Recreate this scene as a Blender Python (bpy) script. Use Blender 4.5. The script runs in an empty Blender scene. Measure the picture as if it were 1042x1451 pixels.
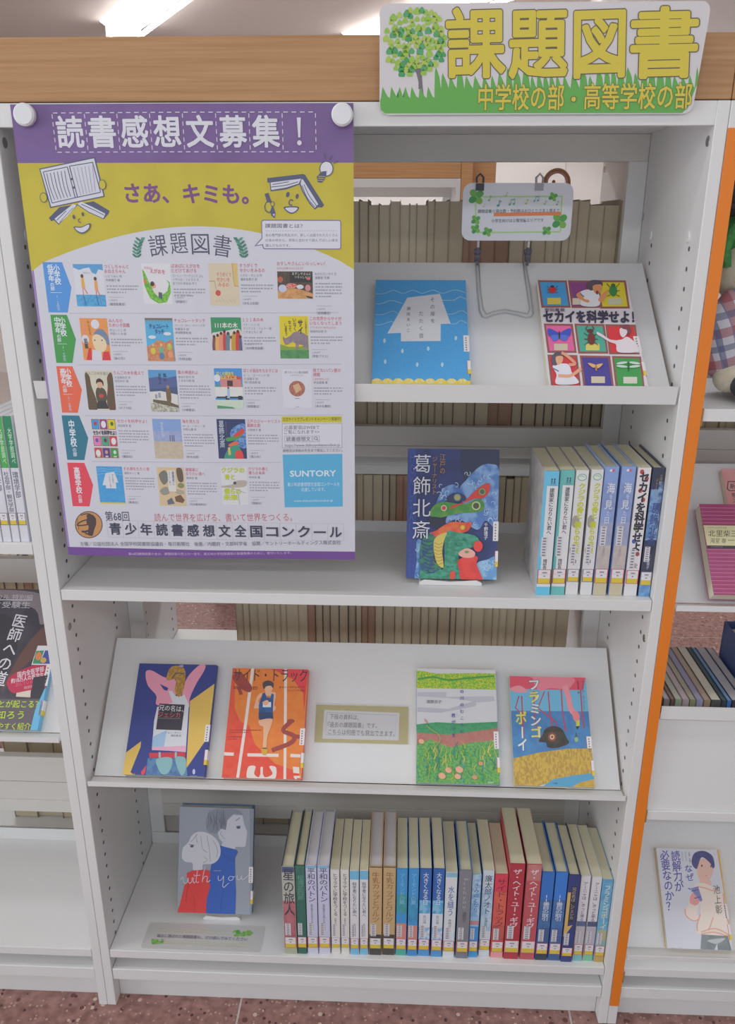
import bpy, bmesh, math, random
from mathutils import Vector, Matrix
from mathutils.geometry import tessellate_polygon
random.seed(7)
S = bpy.context.scene
COL = S.collection
# ------------------------------------------------------------------ camera
CAM = (0.06603, -1.08986, 1.34997); YAW, PIT, ROL, F = -0.04012, 0.33967, 0.00149, 1157.48
_fw = Vector((math.sin(YAW)*math.cos(PIT), math.cos(YAW)*math.cos(PIT), -math.sin(PIT)))
_r0 = Vector((math.cos(YAW), -math.sin(YAW), 0)); _u0 = _r0.cross(_fw)
_r = _r0*math.cos(ROL)+_u0*math.sin(ROL); _u = -_r0*math.sin(ROL)+_u0*math.cos(ROL)
cd = bpy.data.cameras.new('camera'); cam = bpy.data.objects.new('camera', cd); COL.objects.link(cam)
cd.sensor_fit = 'VERTICAL'; cd.sensor_height = 24; cd.lens = 24*F/1451; cd.clip_start = .02
M = Matrix((( _r.x, _u.x, -_fw.x, CAM[0]), (_r.y, _u.y, -_fw.y, CAM[1]), (_r.z, _u.z, -_fw.z, CAM[2]), (0, 0, 0, 1)))
cam.matrix_world = M; S.camera = cam
# ------------------------------------------------------------------ world, lights, exposure
w = bpy.data.worlds.new('world'); S.world = w; w.use_nodes = True
w.node_tree.nodes['Background'].inputs[0].default_value = (.86, .94, 1.0, 1)
w.node_tree.nodes['Background'].inputs[1].default_value = .86
S.view_settings.view_transform = 'Standard'; S.view_settings.look = 'None'
S.view_settings.exposure = -0.22; S.view_settings.gamma = 1; S.cycles.diffuse_bounces = 8; S.cycles.max_bounces = 12; S.view_settings.use_curve_mapping = False
def area(name, loc, sx, sy, watts, col=(.94, .985, 1.0), rot=(0, 0, 0)):
    l = bpy.data.lights.new(name, 'AREA'); l.shape = 'RECTANGLE'; l.size = sx; l.size_y = sy; l.energy = watts; l.color = col
    o = bpy.data.objects.new(name, l); COL.objects.link(o); o.location = loc; o.rotation_euler = rot
    return o
area('ceiling_tube_light', (0, -.50, 2.60), 5.0, .16, 13)
area('ceiling_tube_light', (0, -2.6, 2.60), 5.0, .3, 48)
area('ceiling_tube_light', (0, 2.6, 2.60), 5.0, .3, 90)
area('left_fill_light', (-3.6, -1.3, 1.6), 2.2, 1.6, 56, (.95, .98, 1), (0, -math.pi/2, 0))  # soft fill added on the left to brighten left-facing panels and interiors

# ------------------------------------------------------------------ materials
MATS = {}
def lin(h):
    h = h.lstrip('#'); out = []
    for i in (0, 2, 4):
        c = int(h[i:i+2], 16)/255; out.append(c/12.92 if c <= .04045 else ((c+.055)/1.055)**2.4)
    return out
def newmat(name):
    m = bpy.data.materials.new(name); m.use_nodes = True
    return m, m.node_tree.nodes, m.node_tree.links, m.node_tree.nodes['Principled BSDF']
GAIN = 1.08; VEIL = (.036, .036, .040)     # haze and veiling glare mixed into every ink colour
def ink(h, rough=.42):
    """printed colour; 'a|b|scale' mixes two inks with noise"""
    k = (h, rough)
    if k in MATS: return MATS[k]
    m, n, l, b = newmat('ink_'+h.replace('#', '').replace('|', '_')); b.inputs['Roughness'].default_value = rough
    b.inputs['Specular IOR Level'].default_value = .35
    ps = h.split('|')
    cs = [tuple(min(.92, c*GAIN*.90+VEIL[i]) for i, c in enumerate(lin(p)))+(1,) for p in ps[:2]]
    if len(ps) == 1: b.inputs['Base Color'].default_value = cs[0]; m.diffuse_color = cs[0]
    else:
        t = n.new('ShaderNodeTexCoord'); nz = n.new('ShaderNodeTexNoise'); nz.inputs['Scale'].default_value = float(ps[2]); nz.inputs['Detail'].default_value = 4
        mp = n.new('ShaderNodeMapping')
        if len(ps) > 3: mp.inputs['Scale'].default_value = tuple(float(v) for v in ps[3].split(','))
        r = n.new('ShaderNodeValToRGB'); r.color_ramp.elements[0].position = .42; r.color_ramp.elements[1].position = .58
        r.color_ramp.elements[0].color = cs[0]; r.color_ramp.elements[1].color = cs[1]
        l.new(t.outputs['Object'], mp.inputs[0]); l.new(mp.outputs[0], nz.inputs[0]); l.new(nz.outputs[0], r.inputs[0]); l.new(r.outputs[0], b.inputs['Base Color'])
    MATS[k] = m; return m
def metal_paint(name, h, rough=.42):
    m, n, l, b = newmat(name); c = lin(h)
    b.inputs['Base Color'].default_value = tuple(c)+(1,); b.inputs['Roughness'].default_value = rough
    nz = n.new('ShaderNodeTexNoise'); nz.inputs['Scale'].default_value = 900; bp = n.new('ShaderNodeBump'); bp.inputs['Strength'].default_value = .05; bp.inputs['Distance'].default_value = .0005
    t = n.new('ShaderNodeTexCoord'); l.new(t.outputs['Object'], nz.inputs[0]); l.new(nz.outputs[0], bp.inputs['Height']); l.new(bp.outputs[0], b.inputs['Normal'])
    return m
WHITE = metal_paint('painted_steel_white', '#e4e4e4')
GREYW = metal_paint('painted_steel_grey', '#d8d5d0')
PANELW = metal_paint('display_panel_paint', '#e4e4e5')
DARK = ink('#4a4654'); ORANGE = metal_paint('orange_edge_strip', '#ee8426', .45)
CHROME, *_x = newmat('chrome'); _x[2].inputs['Metallic'].default_value = 1; _x[2].inputs['Roughness'].default_value = .25; _x[2].inputs['Base Color'].default_value = (.55, .55, .57, 1)
def wood_mat(name, a, b_, c):
    m, n, l, b = newmat(name); t = n.new('ShaderNodeTexCoord'); mp = n.new('ShaderNodeMapping'); mp.inputs['Scale'].default_value = (2.2, 20, 95)
    nz = n.new('ShaderNodeTexNoise'); nz.inputs['Scale'].default_value = 2.2; nz.inputs['Detail'].default_value = 6; nz.inputs['Roughness'].default_value = .6; nz.inputs['Distortion'].default_value = .3
    r = n.new('ShaderNodeValToRGB'); e = r.color_ramp.elements; e[0].position = .3; e[0].color = tuple(lin(a))+(1,); e[1].position = .72; e[1].color = tuple(lin(c))+(1,)
    k = e.new(.5); k.color = tuple(lin(b_))+(1,)
    l.new(t.outputs['Object'], mp.inputs[0]); l.new(mp.outputs[0], nz.inputs[0]); l.new(nz.outputs[0], r.inputs[0]); l.new(r.outputs[0], b.inputs['Base Color'])
    b.inputs['Roughness'].default_value = .5; return m
WOOD = wood_mat('beech_wood', '#a87c52', '#b68a60', '#c0966c')
WOOD2 = wood_mat('beech_wood_far', '#c08c5c', '#cf9a66', '#d8a874')
def terrazzo():
    m, n, l, b = newmat('red_terrazzo'); t = n.new('ShaderNodeTexCoord')
    oi = n.new('ShaderNodeObjectInfo'); ad = n.new('ShaderNodeVectorMath'); ad.operation = 'ADD'
    ml = n.new('ShaderNodeVectorMath'); ml.operation = 'SCALE'; ml.inputs[3].default_value = 7.0
    cx = n.new('ShaderNodeCombineXYZ'); l.new(oi.outputs['Random'], cx.inputs[0]); l.new(oi.outputs['Random'], cx.inputs[1]); l.new(cx.outputs[0], ml.inputs[0])
    l.new(t.outputs['Object'], ad.inputs[0]); l.new(ml.outputs[0], ad.inputs[1])
    base = n.new('ShaderNodeTexNoise'); base.inputs['Scale'].default_value = 60; base.inputs['Detail'].default_value = 5
    r = n.new('ShaderNodeValToRGB'); r.color_ramp.elements[0].color = tuple(lin('#84605a'))+(1,); r.color_ramp.elements[1].color = tuple(lin('#a87f78'))+(1,)
    r.color_ramp.elements[0].position = .35; r.color_ramp.elements[1].position = .65
    l.new(ad.outputs[0], base.inputs[0]); l.new(base.outputs[0], r.inputs[0]); cur = r.outputs[0]
    for sc, th, col, cut in ((85, .26, '#5a3c3c', .62), (60, .24, '#cdb4a4', .80), (40, .2, '#6b4642', .7), (140, .3, '#b99a8c', .7)):
        v = n.new('ShaderNodeTexVoronoi'); v.inputs['Scale'].default_value = sc; v.inputs['Randomness'].default_value = 1
        l.new(ad.outputs[0], v.inputs['Vector'])
        lt = n.new('ShaderNodeMath'); lt.operation = 'LESS_THAN'; lt.inputs[1].default_value = th; l.new(v.outputs['Distance'], lt.inputs[0])
        sp = n.new('ShaderNodeSeparateColor'); l.new(v.outputs['Color'], sp.inputs[0])
        gt = n.new('ShaderNodeMath'); gt.operation = 'GREATER_THAN'; gt.inputs[1].default_value = cut; l.new(sp.outputs[0], gt.inputs[0])
        mu = n.new('ShaderNodeMath'); mu.operation = 'MULTIPLY'; l.new(lt.outputs[0], mu.inputs[0]); l.new(gt.outputs[0], mu.inputs[1])
        mx = n.new('ShaderNodeMix'); mx.data_type = 'RGBA'; mx.inputs[7].default_value = tuple(lin(col))+(1,)
        l.new(mu.outputs[0], mx.inputs[0]); l.new(cur, mx.inputs[6]); cur = mx.outputs[2]
    l.new(cur, b.inputs['Base Color']); b.inputs['Roughness'].default_value = .38; return m
TERR = terrazzo()
PAGES = {}
def pages(h='#e6dfc4'):
    if h in PAGES: return PAGES[h]
    m, n, l, b = newmat('page_edges_'+h[1:]); t = n.new('ShaderNodeTexCoord'); mp = n.new('ShaderNodeMapping'); mp.inputs['Scale'].default_value = (2600, 30, 30)
    nz = n.new('ShaderNodeTexNoise'); nz.inputs['Scale'].default_value = 1; nz.inputs['Detail'].default_value = 2
    r = n.new('ShaderNodeValToRGB'); c = lin(h); r.color_ramp.elements[0].color = tuple(x*.86 for x in c)+(1,); r.color_ramp.elements[1].color = tuple(c)+(1,)
    l.new(t.outputs['Object'], mp.inputs[0]); l.new(mp.outputs[0], nz.inputs[0]); l.new(nz.outputs[0], r.inputs[0]); l.new(r.outputs[0], b.inputs['Base Color'])
    b.inputs['Roughness'].default_value = .8; PAGES[h] = m; return m

# ------------------------------------------------------------------ object helpers
def tag(o, label=None, cat=None, group=None, kind=None):
    if label: o['label'] = label
    if cat: o['category'] = cat
    if group: o['group'] = group
    if kind: o['kind'] = kind
    return o
def empty(name, loc=(0, 0, 0), label=None, cat=None, group=None, rot=(0, 0, 0)):
    o = bpy.data.objects.new(name, None); COL.objects.link(o); o.location = loc; o.rotation_euler = rot; o.empty_display_size = .02
    return tag(o, label, cat, group)
def copy_tree(o, parent=None):
    c = o.copy(); COL.objects.link(c); c.parent = parent
    for ch in list(o.children): copy_tree(ch, c)
    return c
class MB:
    def __init__(s): s.v = []; s.f = []; s.mi = []; s.mats = []
    def mat(s, m):
        if m not in s.mats: s.mats.append(m)
        return s.mats.index(m)
    def add(s, vs, fs, m):
        k = len(s.v); i = s.mat(m); s.v += [tuple(v) for v in vs]
        for f in fs: s.f.append(tuple(k+j for j in f)); s.mi.append(i)
        return s
    def box(s, x0, x1, y0, y1, z0, z1, m):
        v = [(x, y, z) for x in (x0, x1) for y in (y0, y1) for z in (z0, z1)]
        return s.add(v, [(0, 1, 3, 2), (4, 6, 7, 5), (0, 4, 5, 1), (2, 3, 7, 6), (0, 2, 6, 4), (1, 5, 7, 3)], m)
    def prism(s, prof, x0, x1, m):
        """profile of (y,z) points extruded along X"""
        n = len(prof); v = [(x0, y, z) for y, z in prof]+[(x1, y, z) for y, z in prof]
        f = [tuple(range(n-1, -1, -1)), tuple(range(n, 2*n))]+[(i, (i+1) % n, n+(i+1) % n, n+i) for i in range(n)]
        return s.add(v, f, m)
    def prismz(s, prof, z0, z1, m):
        n = len(prof); v = [(x, y, z0) for x, y in prof]+[(x, y, z1) for x, y in prof]
        f = [tuple(range(n-1, -1, -1)), tuple(range(n, 2*n))]+[(i, (i+1) % n, n+(i+1) % n, n+i) for i in range(n)]
        return s.add(v, f, m)
    def prismy(s, prof, y0, y1, m):
        n = len(prof); v = [(x, y0, z) for x, z in prof]+[(x, y1, z) for x, z in prof]
        f = [tuple(range(n)), tuple(range(2*n-1, n-1, -1))]+[((i+1) % n, i, n+i, n+(i+1) % n) for i in range(n)]
        return s.add(v, f, m)
    def disc(s, c, r, axis, h, m, n=16, bev=.0):
        """short cylinder starting at c, going h along axis 0/1/2, with a bevelled end"""
        rings = [(0, r), (h-math.copysign(bev, h), r), (h, r-bev)] if bev else [(0, r), (h, r)]
        v = []; f = []
        for d, rr in rings:
            for i in range(n):
                a = 2*math.pi*i/n; p = [0, 0, 0]; o = [k for k in range(3) if k != axis]
                p[axis] = d; p[o[0]] = rr*math.cos(a); p[o[1]] = rr*math.sin(a); v.append((c[0]+p[0], c[1]+p[1], c[2]+p[2]))
        for q in range(len(rings)-1):
            for i in range(n): f.append((q*n+i, q*n+(i+1) % n, (q+1)*n+(i+1) % n, (q+1)*n+i))
        f.append(tuple(range(n))[::-1]); f.append(tuple(range((len(rings)-1)*n, len(rings)*n)))
        return s.add(v, f, m)
    def tube(s, pts, r, m, n=8):
        pts = [Vector(p) for p in pts]; v = []; f = []
        for i, p in enumerate(pts):
            d = (pts[min(i+1, len(pts)-1)]-pts[max(i-1, 0)]).normalized()
            a = d.cross(Vector((0, 1, 0)) if abs(d.y) < .9 else Vector((1, 0, 0))).normalized(); b = d.cross(a)
            for k in range(n):
                t = 2*math.pi*k/n; v.append(tuple(p+(a*math.cos(t)+b*math.sin(t))*r))
        for i in range(len(pts)-1):
            for k in range(n): f.append((i*n+k, i*n+(k+1) % n, (i+1)*n+(k+1) % n, (i+1)*n+k))
        f += [tuple(range(n))[::-1], tuple(range((len(pts)-1)*n, len(pts)*n))]
        return s.add(v, f, m)
    def ball(s, c, r, m, nu=20, nv=12, fn=None):
        v = []; f = []
        for j in range(nv+1):
            for i in range(nu):
                a = 2*math.pi*i/nu; b = math.pi*j/nv
                p = Vector((math.cos(a)*math.sin(b), math.sin(a)*math.sin(b), math.cos(b)))
                k = fn(p) if fn else 1
                v.append((c[0]+r[0]*p.x*k, c[1]+r[1]*p.y*k, c[2]+r[2]*p.z*k))
        for j in range(nv):
            for i in range(nu): f.append((j*nu+i, (j+1)*nu+i, (j+1)*nu+(i+1) % nu, j*nu+(i+1) % nu))
        return s.add(v, f, m)
    def build(s, name, parent=None, loc=(0, 0, 0), rot=(0, 0, 0), smooth=False, bevel=0):
        me = bpy.data.meshes.new(name); me.from_pydata(s.v, [], s.f)
        for m in s.mats: me.materials.append(m)
        me.polygons.foreach_set('material_index', s.mi)
        bm = bmesh.new(); bm.from_mesh(me); bmesh.ops.recalc_face_normals(bm, faces=bm.faces[:])
        if smooth: bmesh.ops.remove_doubles(bm, verts=bm.verts[:], dist=1e-6)
        if bevel: bmesh.ops.bevel(bm, geom=bm.edges[:], offset=bevel, segments=1, affect='EDGES', clamp_overlap=True)
        bm.to_mesh(me); bm.free()
        if smooth: me.polygons.foreach_set('use_smooth', [True]*len(me.polygons))
        o = bpy.data.objects.new(name, me); COL.objects.link(o); o.parent = parent; o.location = loc; o.rotation_euler = rot
        return o

# ------------------------------------------------------------------ photo pixel -> plane, text and flat print
def ray(x, y): return _fw+_r*((x-521)/F)+_u*((725.5-y)/F)
def hit(x, y, O, N):
    d = ray(x, y); C = Vector(CAM); return C+d*((Vector(O)-C).dot(N)/d.dot(N))
def homography(src, dst):
    A = []
    for (x, y), (u, v) in zip(src, dst):
        A.append([x, y, 1, 0, 0, 0, -u*x, -u*y, u]); A.append([0, 0, 0, x, y, 1, -v*x, -v*y, v])
    n = 8
    for i in range(n):
        p = max(range(i, n), key=lambda r: abs(A[r][i])); A[i], A[p] = A[p], A[i]
        d = A[i][i]; A[i] = [a/d for a in A[i]]
        for r in range(n):
            if r != i and A[r][i]: k = A[r][i]; A[r] = [a-k*b for a, b in zip(A[r], A[i])]
    h = [A[i][8] for i in range(8)]
    def f(x, y):
        w = h[6]*x+h[7]*y+1; return (h[0]*x+h[1]*y+h[2])/w, (h[3]*x+h[4]*y+h[5])/w
    return f
GL = {}
_fc = bpy.data.curves.new('glyphs', 'FONT'); _fc.resolution_u = 2; _fc.fill_mode = 'FRONT'
_fo = bpy.data.objects.new('glyphs', _fc)
def glyphs(s, off):
    """glyph outlines; heavier weights come from shifted copies, each a hair behind the last"""
    k = (s, off)
    if k in GL: return GL[k]
    if off < .009:
        _fc.body = s; _fc.offset = 0; me = _fo.to_mesh(); me.calc_loop_triangles()
        GL[k] = ([(v.co.x, v.co.y, 0) for v in me.vertices], [tuple(t.vertices) for t in me.loop_triangles]); _fo.to_mesh_clear()
        return GL[k]
    vs, tr = glyphs(s, 0); n = 12 if off > .045 else 8 if off > .022 else 4; V, T_ = list(vs), list(tr)
    for i in range(n):
        a = 2*math.pi*(i+.5)/n; m = len(V); dx, dy = off*math.cos(a)*.85, off*math.sin(a)*.85
        V += [(x+dx, y+dy, -(i+1)*.06) for x, y, _ in vs]; T_ += [tuple(m+q for q in t) for t in tr]
    GL[k] = (V, T_); return GL[k]
def spline(p, closed=True, n=6):
    out = []; N = len(p); R = range(N if closed else N-1)
    for i in R:
        g = (lambda k: p[k % N]) if closed else (lambda k: p[max(0, min(N-1, k))])
        a, b, c, d = g(i-1), g(i), g(i+1), g(i+2)
        for j in range(n):
            t = j/n
            out.append(tuple(.5*(2*b[q]+(c[q]-a[q])*t+(2*a[q]-5*b[q]+4*c[q]-d[q])*t*t+(3*b[q]-a[q]-3*c[q]+d[q])*t**3) for q in (0, 1)))
    if not closed: out.append(p[-1])
    return out
STEP = 2e-5
class Art:
    """flat print: polygons, strokes and lettering given in picture units and laid on a sheet by H(x,y)->(u,v)"""
    def __init__(s, parent, H, y0=0.0, bend=None, cuts=None, clip=None):
        s.p = parent; s.H = H; s.y0 = y0; s.bend = bend; s.cuts = cuts; s.clip = clip; s.reset('cover_print'); s.t = (0, 0, 1)
    def reset(s, name): s.name = name; s.mb = MB(); s.lay = 1; return s
    def crop(s, ox, oy, k): s.t = (ox, oy, k); return s
    def m(s, x, y): return s.H(s.t[0]+x*s.t[2], s.t[1]+y*s.t[2])
    def raw(s, pts, tris, mat, lay):
        v = []
        for q in pts:
            x, y = q[0], q[1]; lz = q[2] if len(q) > 2 else 0
            u, w_ = s.m(x, y)
            if s.clip: u = min(max(u, s.clip[0]), s.clip[1]); w_ = min(max(w_, s.clip[2]), s.clip[3])
            v.append((u, s.y0-(lay+lz)*STEP, w_))
        s.mb.add(v, tris, mat)
    def P(s, pts, c, smooth=False):
        if smooth: pts = spline(pts)
        t = tessellate_polygon([[Vector((x, y, 0)) for x, y in pts]])
        s.raw(pts, [tuple(q) for q in t], ink(c), s.lay); s.lay += 1; return s
    def R(s, x0, y0, x1, y1, c): return s.P([(x0, y0), (x1, y0), (x1, y1), (x0, y1)], c)
    def E(s, cx, cy, rx, ry, c, rot=0, n=18):
        a = math.radians(rot); ca, sa = math.cos(a), math.sin(a)
        return s.P([(cx+rx*math.cos(t)*ca-ry*math.sin(t)*sa, cy+rx*math.cos(t)*sa+ry*math.sin(t)*ca) for t in [2*math.pi*i/n for i in range(n)]], c)
    def L(s, pts, w_, c, smooth=False, taper=False):
        if smooth: pts = spline(pts, False)
        v = []; n = len(pts)
        for i in range(n):
            a = pts[max(i-1, 0)]; b = pts[min(i+1, n-1)]; dx, dy = b[0]-a[0], b[1]-a[1]; q = math.hypot(dx, dy) or 1
            k = w_/2*((1-i/(n-1))*.8+.2 if taper else 1); nx, ny = -dy/q*k, dx/q*k; v += [(pts[i][0]+nx, pts[i][1]+ny), (pts[i][0]-nx, pts[i][1]-ny)]
        s.raw(v, [(2*i, 2*i+1, 2*i+3, 2*i+2) for i in range(n-1)], ink(c), s.lay); s.lay += 1; return s
    def D(s, a, b, w_, c, n):           # dashed line
        lay = s.lay
        for i in range(n):
            t0, t1 = (i+.15)/n, (i+.7)/n; s.lay = lay
            s.L([(a[0]+(b[0]-a[0])*t0, a[1]+(b[1]-a[1])*t0), (a[0]+(b[0]-a[0])*t1, a[1]+(b[1]-a[1])*t1)], w_, c)
        return s
    def T(s, txt, a, b, h, c, off=0.0, out=None, oo=.05):
        """horizontal text from a to b (centre line), h = glyph height"""
        if out: s.T(txt, a, b, h, out, off+oo); 
        vs, tr = glyphs(txt, off)
        if not vs: return s
        vs0 = glyphs(txt, 0)[0]; x0 = min(v[0] for v in vs0); x1 = max(v[0] for v in vs0)
        cjk = any(ord(ch) > 0x2fff for ch in txt); cy, hh = (.36, .88) if cjk else (.34, .7)
        L = math.hypot(b[0]-a[0], b[1]-a[1]); ux, uy = (b[0]-a[0])/L, (b[1]-a[1])/L; kx = L/(x1-x0); ky = h/hh
        pts = [(a[0]+ux*(x-x0)*kx+uy*(y-cy)*ky, a[1]+uy*(x-x0)*kx-ux*(y-cy)*ky, z_) for x, y, z_ in vs]
        s.raw(pts, tr, ink(c), s.lay); s.lay += 1; return s
    def V(s, txt, a, b, w_, c, off=0.0, k=.96, out=None, asp=None):
        """vertical text from a (top) to b (bottom), w = glyph width; asp = height/width of a glyph"""
        if out: s.V(txt, a, b, w_, out, off+.05, k, None, asp)
        n = len(txt); L = math.hypot(b[0]-a[0], b[1]-a[1]); ux, uy = (b[0]-a[0])/L, (b[1]-a[1])/L; cell = L/n
        h = cell*k if asp is None else min(cell*k, w_*asp)
        for i, ch in enumerate(txt):
            if ch == ' ': continue
            vs, tr = glyphs(ch, off); px, py = a[0]+ux*cell*(i+.5), a[1]+uy*cell*(i+.5); pts = []
            for x, y, z_ in vs:
                gx, gy = (x-.5)/.88, (y-.37)/.88
                if ch in 'ー―～': gx, gy = gy, -gx
                if ord(ch) < 256: gx = (x-.3)/.88
                gx *= w_; gy *= h; pts.append((px+uy*gx-ux*gy, py-ux*gx-uy*gy, z_))
            s.raw(pts, tr, ink(c), s.lay)
        s.lay += 1; return s
    def G(s, x0, y0, x1, y1, n, c='#a9a8b4', dx=0, last=.6):   # fine print too small to read
        h = (y1-y0)/n; lay = s.lay
        for i in range(n):
            x = x0+dx*i; xe = x1+dx*i if i < n-1 else x+(x1-x0)*last; rnd = random.Random(int(x*7+i))
            while x < xe-1:
                wd = h*rnd.uniform(.5, .8); s.lay = lay; s.L([(x, y0+h*(i+.4)), (min(x+wd, xe), y0+h*(i+.4))], h*.42, c); x += wd+h*rnd.choice((.12, .2, .4))
        s.lay = lay+1; return s
    def done(s, label=None, parent=None):
        if not s.mb.v: return None
        o = s.mb.build(s.name, parent or s.p); me = o.data
        bm = bmesh.new(); bm.from_mesh(me)
        if s.cuts:
            for co, no in s.cuts:
                bmesh.ops.bisect_plane(bm, geom=bm.verts[:]+bm.edges[:]+bm.faces[:], plane_co=co, plane_no=no)
        for f in bm.faces:
            if f.normal.y > 0: f.normal_flip()
        if s.bend:
            for v in bm.verts: v.co.y += s.bend(v.co.x, v.co.z)
        bm.to_mesh(me); bm.free()
        if label: o['label'] = label
        return o

# ================================================================== THE SETTING
PI = math.pi
X0, X1, Y0, Y1, HC = -5.0, 5.0, -4.0, 6.6, 2.75
floor = tag(MB().box(X0, X1, Y0, Y1, -.06, -.0010, ink('#cfc4c0')).build('floor'), kind='structure')
TS = .6; jx, jy = -.2105, 1.478
tile0 = None
for i in range(-5, 6):
    for j in range(-4, 5):
        x, y = jx+TS*i, jy+TS*(j-1)
        if x < -3.4 or x > 3 or y < -1.7 or y > 3.4: continue
        if tile0 is None: t = tile0 = MB().box(.0018, TS-.0018, .0018, TS-.0018, -.0010, 0, TERR).build('tile', floor, bevel=.0004)
        else: t = tile0.copy(); COL.objects.link(t); t.parent = floor
        t.location = (x, y, 0)
CEIL = metal_paint('ceiling_plaster', '#c4bab6', .9); WALLM = metal_paint('wall_plaster', '#efeceb', .9)
tag(MB().box(X0, X1, Y0, Y1, HC, HC+.05, CEIL).build('ceiling'), kind='structure')
wb = tag(MB().box(X0, X1, Y1, Y1+.1, 0, HC, WALLM).build('wall_back'), kind='structure')
MB().box(1.46, 1.466, Y1-.004, Y1, 0, HC, ink('#cfc9c9')).build('panel_joint', wb)
tag(MB().box(X0-.1, X0, Y0, Y1, 0, HC, WALLM).build('wall_left'), kind='structure')
tag(MB().box(X1, X1+.1, Y0, Y1, 0, HC, WALLM).build('wall_right'), kind='structure')
tag(MB().box(1.3, X1, 4.9, Y1, 2.1, HC, WALLM).build('bright_ceiling_box_1'), kind='structure')  # added white box standing in for the brightly lit ceiling on the right
def lampmat(name, e, c=(1, .99, .95)):
    m, n, l, b = newmat(name); b.inputs['Emission Color'].default_value = c+(1,); b.inputs['Emission Strength'].default_value = e
    b.inputs['Base Color'].default_value = (.9, .9, .9, 1); return m
TUBE = lampmat('tube_glow', 14.0); REFL = lampmat('lamp_reflector', 2.0, (1, .97, .92)); HOUS = metal_paint('lamp_housing', '#f3f0ee', .6)
def ceiling_lamp(loc, ang, n, label):
    r = empty('ceiling_lamp', loc, label, 'lamp', 'fluorescent strip lamps on the ceiling', (0, 0, ang)); Lh = n/2
    MB().prism([(-.17, 0), (-.06, -.075), (.06, -.075), (.17, 0)], -Lh, Lh, REFL).build('reflector', r)
    for s in (-1, 1):
        MB().tube([(-Lh+.02, s*.10, -.085), (Lh-.02, s*.10, -.085)], .016, TUBE, 10).build('tube', r)
    for s in (-1, 1):
        MB().box(s*Lh-.012, s*Lh+.012, -.13, .13, -.11, 0, HOUS).build('end_cap', r)
    return r
ang = math.atan2(-.86, .52)
ceiling_lamp((-1.42, 4.75, HC), ang, 2.4, 'bright fluorescent strip lamp on the ceiling above the poster side')
ceiling_lamp((.33, 5.2, HC), ang, 2.4, 'bright fluorescent strip lamp on the ceiling behind the green tree sign')

# ================================================================== BOOKCASES
UX, IX, TH, DP = .4528, .4370, .0155, .285
def side_panel(root, s):
    x0, x1 = (IX, UX-.0003) if s > 0 else (-UX+.0003, -IX)
    p = MB().box(x0, x1, 0, DP, 0, 1.488, WHITE).build('side_panel', root, bevel=.0008)
    xi = IX if s > 0 else -IX; h = MB()
    for y in (.036, .206):
        z = .135
        while z < 1.33:
            h.disc((xi, y, z), .0032, 0, -.0004*s, DARK, 8); z += .0252
    tag(h.build('pin_holes', p), kind='stuff')
    for y, z, r in ((.016, 1.445, .0065), (.016, .765, .006), (.27, 1.36, .006)):
        MB().disc((xi, y, z), r, 0, -.001*s, CHROME, 12, .0003).build('screw', p)
    for y in (.044, .216): MB().disc((xi, y, 1.334), .0075, 0, -.002*s, WHITE, 14, .001).build('cap', p)
    return p
def shelf_board(root, z, th=.017, y1=.268, up=.02, name='shelf'):
    m = MB().box(-IX+.001, IX-.001, .0005, y1, z-th, z, WHITE)
    if up: m.box(-IX+.001, IX-.001, y1-.0015, y1, z, z+up, WHITE)
    return m.build(name, root, bevel=.0006)
def display_shelf(root, kind, z):
    """kind A: steep wide lip; kind B: thin lip; z = top of the lip"""
    if kind == 'A': by, bz, ty, tz, lh = .0165, z-.0155, .226, z+.146, .025
    else: by, bz, ty, tz, lh = .024, z-.007, .190, z+.160, .009
    d = empty('display_shelf', (0, 0, 0)); d.parent = root
    dy, dz = ty-by, tz-bz; L = math.hypot(dy, dz); ny, nz = -dz/L*.0015, dy/L*.0015
    MB().prism([(by, bz), (ty, tz), (ty-ny, tz-nz), (by-ny, bz-nz)], -IX+.005, IX-.005, PANELW).build('sloping_panel', d)
    if kind == 'A': prof = [(-.001, z), (.003, z-.025), (.014, z-.026), (by+.001, bz-.001), (.0042, z-.0235), (.0005, z)]
    else: prof = [(-.001, z), (-.001, z-.009), (by, z-.0105), (by, z-.0090), (.0005, z-.0078), (.0005, z)]
    MB().prism(prof, -IX+.003, IX-.003, WHITE).build('lip', d)
    return d
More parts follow.
